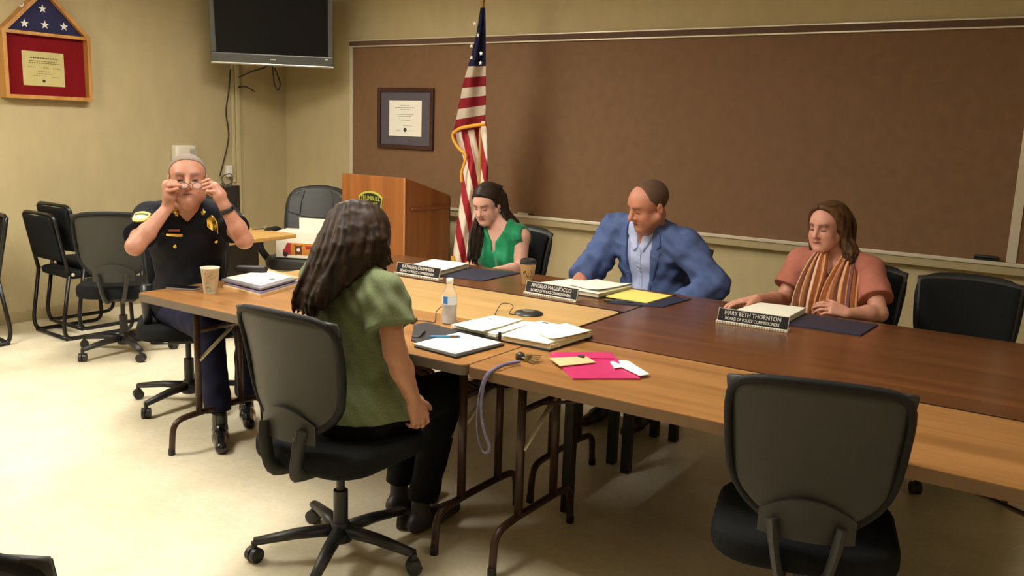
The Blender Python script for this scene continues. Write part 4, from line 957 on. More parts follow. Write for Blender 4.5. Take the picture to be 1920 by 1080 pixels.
# ------------------------------------------------------------------ body parts
def axes(fwd, up):
    f = nrm(fwd); u = V3(up); u = nrm(u-f*(u@f)); return np.array([np.cross(f, u), f, u])   # right, forward, up
class Head:
    def __init__(s, c, fwd, up=(0, 0, 1), k=1., wide=1., long_=1., jaw=1.):
        s.c = V3(c); s.A = axes(fwd, up); s.k = k; s.wide = wide; s.jaw = jaw
    def p(s, r, f, u): return s.c+s.k*(s.A[0]*r*s.wide+s.A[1]*f+s.A[2]*u)
    def loc(s, v): return ((v-s.c)@s.A.T)/s.k
    def e(s, r, f, u, a, b, c, k=.02): return ell(s.p(r, f, u), (a*s.k*s.wide, b*s.k, c*s.k), s.A, k)
    def prims(s, closed=True, ears=True, nose=1., smile=0.):
        k = s.k; o = [s.e(0, -.012, .036, .074, .095, .080), s.e(0, .028, -.035, .060, .066, .080), s.e(0, .035, .03, .062, .058, .06, .03)]
        for g in (-1, 1):
            o += [cone(s.p(g*.052*s.jaw, .0, -.05), s.p(g*.02, .066, -.098), .022*k, .020*k, .025), sph(s.p(g*.036, .062, -.032), .024*k, .025), sph(s.p(g*.036, .050, -.066), .024*k, .03)]
            if ears: o += [s.e(g*.077, -.012, -.008, .008, .017, .031, .008), sub(s.e(g*.086, -.006, -.004, .006, .009, .016, .006))]
        o += [sph(s.p(0, .077, -.098), .018*k, .022), cone(s.p(-.034, .079, .026), s.p(.034, .079, .026), .011*k, .011*k, .02)]
        for g in (-1, 1): o.append(sub(s.e(g*.031, .096, .004, .017, .012, .011, .014)))
        for g in (-1, 1):
            o.append(sph(s.p(g*.031, .0755, .004), .0135*k, .006))
            if not closed: o.append(sub(s.e(g*.031, .092, .003, .0125, .012, .0045, .003)))
        o += [cone(s.p(0, .090, .014), s.p(0, .112*1+(nose-1)*.1, -.030), .0075*k, .0125*k*nose, .012), sph(s.p(.0125, .097, -.034), .0085*k*nose, .008), sph(s.p(-.0125, .097, -.034), .0085*k*nose, .008)]
        o += [cone(s.p(-.024, .081, -.064), s.p(0, .0905, -.060), .0055*k, .0075*k, .008), cone(s.p(.024, .081, -.064), s.p(0, .0905, -.060), .0055*k, .0075*k, .008), cone(s.p(-.017, .084, -.073), s.p(.017, .084, -.073), .0078*k, .0078*k, .008)]
        o += [sub(cone(s.p(-.022, .094, -.0665+smile), s.p(.022, .094, -.0665+smile), .0028*k, .0028*k, .004))]
        return o
    def color(s, skin, lip, brow, browc=.8, extra=None, cheek=.25, eye=1.):
        skin, lip, brow = V3(lin(*skin)), V3(lin(*lip)), V3(lin(*brow))
        def f(v):
            q = s.loc(v); r, fw, u = q[:, 0], q[:, 1], q[:, 2]; n = len(v); c = np.tile(skin, (n, 1)); front = (fw > .04) & (np.abs(u) < .13) & (np.abs(r) < .1) & (fw < .14)
            def mixc(w, col):
                nonlocal c
                w = np.where(front, np.clip(w, 0, 1), 0)[:, None]; c = c*(1-w)+V3(col)*w
            g = lambda d, sg: np.exp(-(d/sg)**2)
            ar = np.abs(r)
            mixc(cheek*g(np.hypot(ar-.042, u+.035), .022), skin*V3(1.05, .72, .68)); mixc(cheek*g(np.hypot(r, u+.03), .016)*1.1, skin*V3(1.02, .72, .68))
            by = .0235+.006*np.clip((ar-.012)/.03, 0, 1)-.007*np.clip((ar-.04)/.02, 0, 1)
            mixc(browc*g(u-by, .0062)*np.clip((ar-.008)/.006, 0, 1)*np.clip((.058-ar)/.01, 0, 1), brow)
            mixc(.9*g(u+.0665, .0075)*np.clip((.027-ar)/.006, 0, 1)*(fw > .078), lip)
            mixc(.8*g(u+.0665, .0026)*np.clip((.025-ar)/.004, 0, 1)*(fw > .07), lip*.35)
            near = fw < .097
            mixc(.35*near*g(u-.004, .014)*g(ar-.031, .02), skin*V3(.66, .52, .5))  # shade of the eye sockets, painted into the skin colour
            mixc(near*eye*g(u+.003, .0042 if eye < 1.1 else .0058)*np.clip((.0155-np.abs(ar-.031))/.005, 0, 1), brow*.35)   # lash line
            mixc(.35*g(u-.012, .007)*g(ar-.031, .016), skin*V3(.72, .6, .58))
            mixc(.6*g(np.hypot(ar-.009, u+.040), .004), skin*.3)
            if extra is not None: c = extra(q, c, skin)
            return c
        return f
def hand(wr, d, n, s, curl=(.25, .3, .2), spread=.06, thumb=.5, k=1.):
    """wr wrist, d towards fingers, n back of hand, s towards thumb"""
    d = nrm(d); n = V3(n); n = nrm(n-d*(n@d)); s_ = np.cross(d, n); s_ = s_ if s_@V3(s) > 0 else -s_
    w = V3(wr); o = []
    for a, t in ((.028, .0), (.010, .0), (-.010, .0), (-.026, -.002)): o.append(cone(w+d*.012*k+s_*a*.62*k, w+d*.078*k+s_*a*k+n*t, .0155*k, .0115*k, .010))
    L = ((.030, .082, (.040, .025, .020), .0088), (.010, .086, (.044, .028, .021), .009), (-.011, .082, (.041, .026, .020), .0085), (-.030, .073, (.032, .020, .018), .0075))
    for i, (a, b, ls, r) in enumerate(L):
        p = w+d*b*k+s_*a*.92*k; ang = 0.; dr = nrm(d+s_*(a/.03)*spread)
        cu = curl if not isinstance(curl[0], (tuple, list)) else curl[i]
        for j, l in enumerate(ls):
            ang += cu[j]; q = p+(dr*math.cos(ang)-n*math.sin(ang))*l*k; o.append(cone(p, q, (r-.0007*j)*k, (r-.0007*(j+1))*k, .003)); p = q
    p = w+d*.022*k+s_*.024*k; dv = nrm(d*.75+s_*.75*(1-thumb*.5)-n*.35*thumb*1.5)
    q = p+dv*.042*k; o.append(cone(p, q, .0135*k, .0105*k, .010)); dv2 = nrm(dv+d*.35-n*thumb*.3); q2 = q+dv2*.03*k; o.append(cone(q, q2, .0105*k, .0095*k, .004)); o.append(cone(q2, q2+nrm(dv2+d*.2)*.022*k, .0095*k, .0075*k, .004))
    return o
def torso(hips, chest, neck, shR, shL, F, w=1., bust=0., belly=0., thick=1.):
    U = nrm(V3(neck)-V3(hips)); A = axes(V3(F)-U*(V3(F)@U), U); f = A[1]; hips, chest, neck = V3(hips), V3(chest), V3(neck)
    o = [ell(hips+U*.03, (.170*w, .125*w*thick, .13), A, .05), ell(lerp(hips, chest, .5)+f*(.015+belly*.4), (.140*w+belly*.3, .105*w*thick+belly, .15), A, .06), ell(chest, (.158*w, .108*w*thick, .17), A, .06), ell(chest+U*.08, (.150*w, .090*w*thick, .10), A, .05), cone(shR, shL, .056*w, .056*w, .05)]
    o += [cone(neck+U*.02, lerp(neck, shR, .8)+U*.015, .045*w, .038*w, .04), cone(neck+U*.02, lerp(neck, shL, .8)+U*.015, .045*w, .038*w, .04)]
    if bust:
        for g in (-1, 1): o.append(ell(chest+A[0]*g*.075*w+f*.075*w*thick+U*.005, (.062*bust, .06*bust, .062*bust), A, .04))
    return o, A
def arm(sh, el, wr, w=1., k=.02): return [cone(sh, el, .049*w, .040*w, .02), cone(el, lerp(el, wr, .35), .039*w, .040*w, .02), cone(lerp(el, wr, .35), wr, .040*w, .0255*w, .02)]
def leg(hip, kn, an, w=1.): return [cone(hip, kn, .086*w, .060*w, .03), cone(kn, lerp(kn, an, .35), .058*w, .056*w, .03), cone(lerp(kn, an, .35), an, .056*w, .027*w, .03)]
def trousers(hips, A, legs, w=1., t=.010):
    o = [ell(V3(hips)+A[2]*.0, (.178*w, .132*w, .12), A, .04)]
    for h, k_, a in legs: o += [cone(h, k_, .092*w+t, .068*w+t, .03), ccone(k_, lerp(k_, a, .93), .066*w+t, .056*w+t*.6, .03)]
    return o
def shoe(an, toe):
    an, toe = V3(an), V3(toe); d = toe-an; d[2] = 0; d = nrm(d); hl = V3(an[0], an[1], .0)-d*.03
    return [cone(hl+V3(0, 0, .036), hl+d*.12+V3(0, 0, .034), .034, .036, .02), cone(hl+d*.10+V3(0, 0, .03), hl+d*.235+V3(0, 0, .026), .038, .030, .02), cone(an+V3(0, 0, .02), hl+V3(0, 0, .05)+d*.03, .036, .036, .02)]
def flat_floor(F): return F.cut((0, 0, .004), (0, 0, -1))
W1 = [(60, 20, 35, 0.), (-30, 55, 25, 1.), (18, -22, 70, 2.), (42, 38, -48, .5)]
m_skin = lambda n: vcol_mat(n, .5, .12, .12, 500)
def cloth(name, col, rough=.85, bump=.25, bscale=700, var=.08, sheen=0., scale=30): return mat(name, lin(*col), rough, var=var, scale=scale, bump=bump, bscale=bscale, sheen=sheen, spec=.2)
def poly2(x, y, pts):
    """signed distance to a polygon (negative inside)"""
    d = None; inside = None; n = len(pts)
    for i in range(n):
        (x0, y0), (x1, y1) = pts[i], pts[(i+1) % n]; ex, ey = x1-x0, y1-y0; wx, wy = x-x0, y-y0
        t = np.clip((wx*ex+wy*ey)/(ex*ex+ey*ey), 0, 1); dd = (wx-ex*t)**2+(wy-ey*t)**2; d = dd if d is None else np.minimum(d, dd)
        c = ((y0 > y) != (y1 > y)) & (x < ex*(y-y0)/((ey) if ey else 1e-9)+x0); inside = c if inside is None else inside ^ c
    return np.sqrt(d)*np.where(inside, -1, 1)
def patch(Fd, o, A, pts, t0, t1, front=True, ry=None):
    """layer on a field between offsets t0 and t1 inside a polygon of (right, up) metres about o"""
    G = Fd.copy(); r, f, u = G.local(o, A); pd = poly2(r+0*u, u+0*r, pts); G.D = np.maximum(np.maximum(Fd.D-t1, t0-Fd.D), pd).astype(np.float32)
    if front: G.D = np.maximum(G.D, -f).astype(np.float32)
    return G
def decal(prims, off, c, o, A, pts, t=.004, size=.07, front=True, h=.003):
    G = Field(prims, h, lo=V3(c)-size, hi=V3(c)+size); G.off(off); return patch(G, o, A, pts, -.003, t, front)
def crop(Fd, lo, hi):
    S = Fd.sl(V3(lo), V3(hi)); G = Fd.copy(); G.ax = [Fd.ax[i][S[i]] for i in range(3)]; G.D = Fd.D[S].copy(); return G
def hair_mat(name, c1, c2):
    m = wood(name, lin(*c1), lin(*c2), 2, .5, 9, 0, 25); m.node_tree.nodes['Principled BSDF'].inputs['Specular IOR Level'].default_value = .22; return m
def locks(strands, r0=.012, r1=.005, k=.004):
    o = []
    for st in strands:
        P = [V3(*p) for p in spline([tuple(x) for x in st], 3)]; n = len(P)-1
        for i in range(n):
            ra = r0*(1-.15*(i/n))*(1 if i < n*.75 else 1-(i/n-.75)*2); rb = r0*(1-.15*((i+1)/n))*(1 if i+1 < n*.75 else 1-((i+1)/n-.75)*2)
            o.append(cone(P[i], P[i+1], max(ra, r1), max(rb, r1), k))
    return o
# ================================================================== people
def person(label, prims, fine, color, origin, h=.0075):
    F = Field(prims, h, fine); o = to_obj('person', F, m_skin('skin'), None, origin, color); return tag(o, label, 'person')
def around(c, r, hf=.0034): return (V3(c)-r, V3(c)+r, hf)
def eyes(hd, par, org, iris=(.05, .07, .09)):
    for g in (-1, 1):
        b = NB(); c = hd.p(g*.031, .0755, .004)-org; mx = T(*c); bmesh.ops.create_uvsphere(b, u_segments=16, v_segments=10, radius=.0132*hd.k, matrix=mx)
        e = obj('eye', b, mat('eye_white', lin(215, 205, 195), .2, var=.02), par, True)
        f = hd.A[1]; mm = frame(c+f*.0131*hd.k, hd.A[0], hd.A[2]); q = lathe(NB(), [(.0062*hd.k, -.0012), (.0055*hd.k, .0004), (.001, .0006)], 14, mm)
        obj('iris', q, mat('iris_dark', iris, .1), e, True)
def solid(name, bm, m, par, org, smooth=True, ang=None):
    o = obj(name, bm, m, par, smooth, ang=ang); o.location = -Vector(org); return o
def loc2(o, A, p): q = A@(V3(p)-V3(o)); return q[0], q[2]
def disc(cx, cz, a, b, n=14): return [(cx+a*math.cos(2*math.pi*k/n), cz+b*math.sin(2*math.pi*k/n)) for k in range(n)]
def rect(cx, cz, a, b): return [(cx-a, cz-b), (cx+a, cz-b), (cx+a, cz+b), (cx-a, cz+b)]
def hair_cap(hd, face, t0=.004, t1=.014, h=.004, top=.0):
    """cap around the cranium; face(r,f,u) is negative where hair grows"""
    P = [hd.e(0, -.012, .036, .074, .095, .080), hd.e(0, .028, -.035, .060, .066, .080), hd.e(0, .035, .03, .062, .058, .06, .03)]
    F = Field(P, h, pad=.05); F.off(t1*hd.k); r, f, u = [x/hd.k for x in F.local(hd.c, hd.A)]; F.keep(face(r, f, u)*hd.k); return F
# ------------------------------------------------------------------ police officer
def officer():
    Fw = nrm((.81, -.59, 0)); Rt = V3(-.59, -.81, 0); hips = V3(-3.93, 2.825, .56); neck = V3(-3.725, 2.672, 1.095); org = Vector((-3.93, 2.825, 0))
    chest = lerp(hips, neck, .60); shR = neck+Rt*.178+V3(0, 0, -.05); shL = neck-Rt*.178+V3(0, 0, -.05)
    hc = V3(*at(352, 336, x=-3.64)); hd = Head(hc, Fw*1+V3(0, 0, .03), k=1.02, wide=1.08, jaw=1.22)
    d0 = depth(hc)
    elR = V3(*at(253, 462, x=-3.655)); wrR = atd(315, 389, d0-.07); elL = V3(*at(458, 450, x=-3.37)); wrL = atd(421, 386, d0-.10)
    tp, A = torso(hips, chest, neck, shR, shL, Fw, 1.08, belly=.03)
    kR, kL = V3(*at(390, 612, z=.53)), V3(*at(468, 604, z=.53)); aR, aL = V3(*at(412, 785, z=.10)), V3(*at(462, 745, z=.10)); hR, hL = hips+Rt*.10, hips-Rt*.10
    body = tp+arm(shR, elR, wrR, 1.0)+arm(shL, elL, wrL, 1.0)+leg(hR, kR, aR)+leg(hL, kL, aL)+hd.prims(nose=1.1, smile=.001)
    body += [cone(hd.p(0, -.015, -.06), neck-V3(0, 0, .02), .058, .064, .025), sph(hd.p(0, .045, -.112), .03, .03), sph(hd.p(.045, .025, -.08), .020, .03), sph(hd.p(-.045, .025, -.08), .020, .03)]
    def fingers(P, r=.0088):
        o = []
        for pl in P:
            q = [atd(u, v, d0-dd) for u, v, dd in pl]
            for i in range(len(q)-1): o.append(cone(q[i], q[i+1], r-.0006*i, r-.0006*(i+1), .004))
        return o
    palmR = [(314, 388, .07), (318, 366, .10), (313, 346, .115)]; palmL = [(421, 386, .10), (411, 366, .115), (403, 350, .125)]
    for pl, r in ((palmR, .026), (palmL, .026)):
        q = [atd(u, v, d0-dd) for u, v, dd in pl]; body += [cone(q[0], q[1], .026, .030, .012), cone(q[1], q[2], .030, .022, .012)]
    fR = [[(312, 343, .10), (320, 339, .118), (331, 342, .118)], [(308, 347, .11), (321, 344, .13), (335, 347, .126)], [(307, 350, .115), (320, 348, .135), (338, 348, .13)], [(310, 357, .12), (320, 357, .14), (333, 354, .138)], [(325, 364, .105), (333, 356, .11), (340, 351, .112)]]
    fL = [[(399, 342, .10), (391, 337, .118), (380, 341, .12)], [(404, 346, .115), (394, 343, .135), (380, 347, .13)], [(407, 350, .12), (396, 350, .14), (382, 354, .135)], [(409, 357, .125), (400, 359, .145), (388, 359, .14)], [(397, 366, .10), (386, 358, .108), (378, 352, .11)]]
    body += fingers(fR)+fingers(fL)
    def ex(q, c, skin):
        r, f, u = q.T; w = np.clip((u-.085)/.02, 0, 1)*0; st = np.exp(-((u+.085)/.03)**2)*np.clip((f-.02)/.03, 0, 1)*.18; return c*(1-st[:, None])+V3(lin(120, 95, 85))*st[:, None]
    col = hd.color((184, 130, 106), (164, 100, 90), (92, 70, 60), .7, ex, .3, 1.25)
    me = person('police officer in dark navy uniform holding his glasses up to his face', body, [around(lerp(hc, wrL, .3), .19), around(wrR, .09)], col, org)
    hm = mat('hair_grey_short', lin(122, 106, 94), .8, var=.15, scale=250, bump=.12, bscale=500)
    F = hair_cap(hd, lambda r, f, u: np.interp(f, [-.11, -.03, .01, .03, .055, .075, .1], [-.065, -.03, .015, .05, .082, .098, .2])-u, t1=.0035); to_obj('hair', F, hm, me, org)
    # shirt
    m_nv = cloth('uniform_navy', (15, 16, 25), .75); m_gold = mat('gold_metal', lin(226, 190, 96), .25, .9, var=.1, scale=200)
    sh = tp+[ccone(shR, lerp(shR, elR, .60), .056, .062, .03), ccone(shL, lerp(shL, elL, .5), .056, .062, .03), ell(hips+V3(0, 0, .05), (.19, .15, .14), A, .05)]
    F = Field(sh, .0065); F.off(.011); F.cut(hips+V3(0, 0, -.03), (0, 0, -1))
    base = F.copy(); F.wrinkle(.005, W1)
    r, f, u = F.local(neck, A); F.D = np.maximum(F.D, -(poly2(r+0*u, u+0*r, [(-.045, .2), (.045, .2), (.05, .03), (0, -.03), (-.05, .03)])+np.where(f > -.0, 0, 9)+0*f)).astype(np.float32)
    F.add(sub(cone(neck+V3(0, 0, .01), hd.p(0, -.01, -.02), .062, .07, .01)))
    shirt = to_obj('uniform_shirt', F, m_nv, me, org)
    # collar
    cb = Field([cone(neck+V3(0, 0, .0), neck+V3(0, 0, .045), .078, .070, .01)], .005, pad=.02); cb.add(sub(cone(neck-V3(0, 0, .05), neck+V3(0, 0, .09), .066, .060, .004))); r, f, u = cb.local(neck, A)
    cb.D = np.maximum(cb.D, -(poly2(r+0*u, u+0*r, [(-.05, .2), (.05, .2), (.012, -.04), (-.012, -.04)])+np.where(f > 0, 0, 9))).astype(np.float32); to_obj('collar', cb, m_nv, shirt, org)
    def front(name, px, pts, m, t=.004, off=.013):
        hp_ = base.hit(*px); c0 = loc2(neck, A, hp_); return to_obj(name, decal(sh, off, hp_, neck, A, [(c0[0]+x, c0[1]+y) for x, y in pts], t, .075), m, shirt, org)
    front('badge', (398, 418), [(-.026, .02), (0, .038), (.026, .02), (.024, -.018), (0, -.042), (-.024, -.018)], m_gold, .008)
    front('name_tag', (327, 439), rect(0, 0, .038, .007), m_gold, .007); front('service_bar', (326, 431), rect(0, 0, .028, .005), mat('bar_red', lin(150, 70, 60), .5), .007)
    for px in ((328, 460), (405, 450)): front('button', px, disc(0, 0, .009, .009), m_gold, .008)
    for px in ((331, 399), (327, 391), (381, 396)): front('collar_star', px, star(.014, .007), m_gold, .012)
    # sleeve patch
    pc = lerp(shR, elR, .38); hp_ = base.hit(263, 408); outd = nrm(hp_-pc); Ap = axes(outd, V3(0, 0, 1))
    for nm, pts, t_, m_ in (('sleeve_patch', [(-.038, .05), (0, .056), (.038, .05), (.036, -.01), (.022, -.042), (0, -.05), (-.022, -.042), (-.036, -.01)], .004, mat('patch_gold', lin(190, 176, 80), .7, var=.15, scale=80)), ('sleeve_patch_field', [(-.030, .012), (.030, .012), (.026, -.016), (0, -.04), (-.026, -.016)], .006, mat('patch_white', lin(190, 190, 180), .7, var=.2, scale=120)), ('sleeve_patch_band', rect(0, .027, .030, .008), .006, mat('patch_green', lin(70, 90, 60), .7, var=.1))):
        to_obj(nm, decal(sh, .013, hp_, pc, Ap, pts, t_, .075), m_, shirt, org)
    # trousers, belt, shoes
    F = Field(trousers(hips, A, [(hR, kR, aR), (hL, kL, aL)], 1., .008), .008); F.wrinkle(.005, W1); tr = to_obj('trousers', F, cloth('trouser_navy', (26, 28, 52), .8), me, org)
    bl = Field([ell(hips+V3(0, 0, .10), (.19, .165, .05), A, .02)], .007); bl.cut(hips+V3(0, 0, .125), (0, 0, 1)); bl.cut(hips+V3(0, 0, .08), (0, 0, -1)); to_obj('duty_belt', bl, mat('belt_leather', (.012, .012, .013), .35), me, org)
    hp = hips+Rt*.21+Fw*.03; solid('holster', tube(NB(), [hp+V3(0, 0, .12), hp+V3(0, 0, .04), hp+V3(.01, -.01, -.10)], [.03, .034, .02], 10), mat('belt_leather', (0, 0, 0)), me, org)
    m_sh = mat('shoe_black', (.012, .012, .014), .18, coat=.5)
    for a, dv in ((aR, Fw), (aL, Fw)): to_obj('shoe', flat_floor(Field(shoe(a, a+dv), .006)), m_sh, me, org)
    wv = nrm(wrL-elL); wc = lerp(wrL, elL, .10); mm = frame(wc, np.cross(wv, V3(0, 0, 1)), np.cross(wv, np.cross(wv, V3(0, 0, 1))))
    solid('wristband', lathe(NB(), [(.0335, -.011), (.036, -.010), (.036, .010), (.0335, .011)], 22, mm, caps=False), mat('band_black', (.012, .01, .011), .5), me, org)
    # the glasses he holds
    gl = thing('eyeglasses', Vector(atd(358, 346, d0-.125)), 0, 'thin dark framed eyeglasses held before the officer\'s face', 'glasses'); go = gl.location.copy()
    mg = mat('glasses_frame', (.03, .015, .012), .35, .3); Q = lambda u, v, dd: Vector(atd(u, v, d0-dd))-go
    for cx in (344, 370):
        ring = [Q(cx+9.2*math.cos(t_), 348+5.6*math.sin(t_)*(1 if math.sin(t_) < 0 else 1.1), .126) for t_ in [2*math.pi*k/22 for k in range(22)]]
        rm = obj('rim', tube(NB(), ring, .0012, 6, closed=True), mg, gl, True)
        b = bmesh.new(); b.faces.new([b.verts.new(x) for x in ring]); obj('lens', b, mat('lens_glass', (.95, .95, .95), .03, var=0, alpha=.18), rm)
    obj('bridge', tube(NB(), spline([Q(353, 346, .126), Q(357, 343.5, .128), Q(361, 346, .126)]), .0014, 6), mg, gl, True)
    for s, x, e in ((-1, 335, 328), (1, 379, 388)): obj('temple', tube(NB(), spline([Q(x, 346, .126), Q(x+s*2, 345, .11), Q(e, 340, .0), Q(e, 341, -.02)]), .0016, 6), mg, gl, True)
officer()
# ------------------------------------------------------------------ woman seen from behind
def woman_green():
    Fw = nrm((-.05, 1, 0)); Rt = V3(1, .05, 0); hips = V3(-2.10, 2.14, .545); neck = V3(-2.055, 2.135, 1.045); org = Vector((-2.10, 2.14, 0)); chest = lerp(hips, neck, .62)
    shR = V3(*at(722, 556, x=-1.90)); shL = neck-Rt*.19+V3(0, .02, -.05)
    hc = V3(-2.055, 2.165, 1.150); hd = Head(hc, (-.62, .78, -.12), k=.98); d0 = depth(hc)
    elR = V3(*at(741, 660, x=-1.845)); wrR = V3(*at(776, 752, x=-1.83)); elL = shL+V3(-.05, .16, -.24); wrL = elL+V3(.13, .16, -.13)
    tp, A = torso(hips, chest, neck, shR, shL, Fw, .97, bust=.9)
    hR, hL = hips+Rt*.09, hips-Rt*.09; kR, kL = V3(-1.99, 2.55, .545), V3(-2.19, 2.58, .545); aR, aL = V3(-2.02, 2.44, .09), V3(-2.20, 2.52, .09)
    body = tp+arm(shR, elR, wrR, .92)+arm(shL, elL, wrL, .92)+leg(hR, kR, aR)+leg(hL, kL, aL)+hd.prims()+[cone(hd.p(0, -.02, -.06), neck-V3(0, 0, .02), .048, .052, .025)]
    body += hand(wrR, V3(*at(793, 800, x=-1.83))-wrR, V3(.9, -.3, .1), V3(0, .9, .3), curl=((.3, .5, .4), (.4, .6, .4), (.5, .6, .5), (.55, .6, .5)), thumb=.6, k=.98)
    body += hand(wrL, (.3, .9, -.1), (0, 0, 1), (1, 0, 0))
    col = hd.color((196, 140, 112), (168, 84, 78), (50, 36, 28))
    me = person('woman in a green T-shirt with long dark brown hair seen from behind', body, [around(lerp(wrR, V3(*at(793, 800, x=-1.83)), .6), .075), around(elR, .05, .006)], col, org)
    solid('ring', tube(NB(), [V3(*at(788, 790, x=-1.822))+V3(0, .010*math.cos(t_), .010*math.sin(t_)) for t_ in [2*math.pi*k/12 for k in range(12)]], .0014, 6, closed=True), m_alu, me, org)
    m_g = cloth('green_tshirt', (116, 126, 92), .9, var=.16, scale=160)
    sh = tp+[ccone(shR, lerp(shR, elR, .46)+V3(.006, -.004, 0), .058, .070, .03), ccone(shL, lerp(shL, elL, .6), .06, .075, .03), ell(hips+V3(0, 0, .06), (.185, .15, .14), A, .05), cone(hips+V3(.10, .05, .10), hips+V3(.15, .10, .0), .07, .075, .05)]
    F = Field(sh, .0065); F.off(.012); F.wrinkle(.013, W1+[(25, 25, 12, 0), (80, 60, 70, 2)]); F.cut(hips+V3(0, 0, -.005), (-.0, .0, -1)); F.add(sub(cone(neck+V3(0, 0, .02), hc, .066, .07, .01)))
    ts = to_obj('tshirt', F, m_g, me, org)
    # deep crease band across the shoulder blade
    F = Field(trousers(hips-V3(0, 0, .01), A, [(hR, kR, aR), (hL, kL, aL)], .95, .006), .008); F.wrinkle(.004, W1); to_obj('trousers', F, cloth('trouser_black', (14, 13, 15), .85), me, org)
    for a in (aR, aL): to_obj('shoe', flat_floor(Field(shoe(a, a+V3(.0, 1, 0)), .006)), mat('shoe_dark', (.02, .018, .022), .5), me, org)
    # hair
    rnd = random.Random(3); S = []
    L0 = [(622, 402), (640, 388), (662, 381), (685, 384), (706, 396)]; L1 = [(592, 470), (622, 465), (655, 455), (690, 450), (719, 445)]; L2 = [(562, 545), (590, 555), (622, 545), (664, 510), (722, 478)]; L3 = [(556, 578), (585, 588), (612, 565), (650, 525), (728, 497)]
    def pick(Lx, s): s = s*4; i = min(int(s), 3); t = s-i; return Lx[i][0]*(1-t)+Lx[i+1][0]*t, Lx[i][1]*(1-t)+Lx[i+1][1]*t
    for j in range(240):
        s = (j % 60)/59; lay = j//60; jx = lambda a: rnd.uniform(-a, a); e = math.sin(math.pi*s); st = []
        for L, jit, dd in ((L0, 4, .045+.03*e), (L1, 6, .075+.055*e), (L2, 8, .08+.05*e), (L3, 9, .075+.05*e)):
            u, v = pick(L, s); st.append(atd(u+jx(jit), v+jx(jit)*.8, d0-dd+lay*.016+.012*jx(1)))
        S.append(st)
    hm = hair_mat('hair_dark_brown', (20, 14, 10), (64, 45, 31))
    P = [hd.e(0, -.012, .036, .074, .095, .080), hd.e(0, -.02, -.02, .070, .08, .085)]; P = [('e', p[1], p[2]+.014, p[3], 0, .03) for p in P]
    F = Field(P+locks(S, .0100, .003, .006), .004); r, f, u = [x/hd.k for x in F.local(hd.c, hd.A)]
    F.add(sub(hd.e(0, .115, -.03, .055, .06, .085, .02))); to_obj('hair', F, hm, me, org, relax=2)
woman_green()
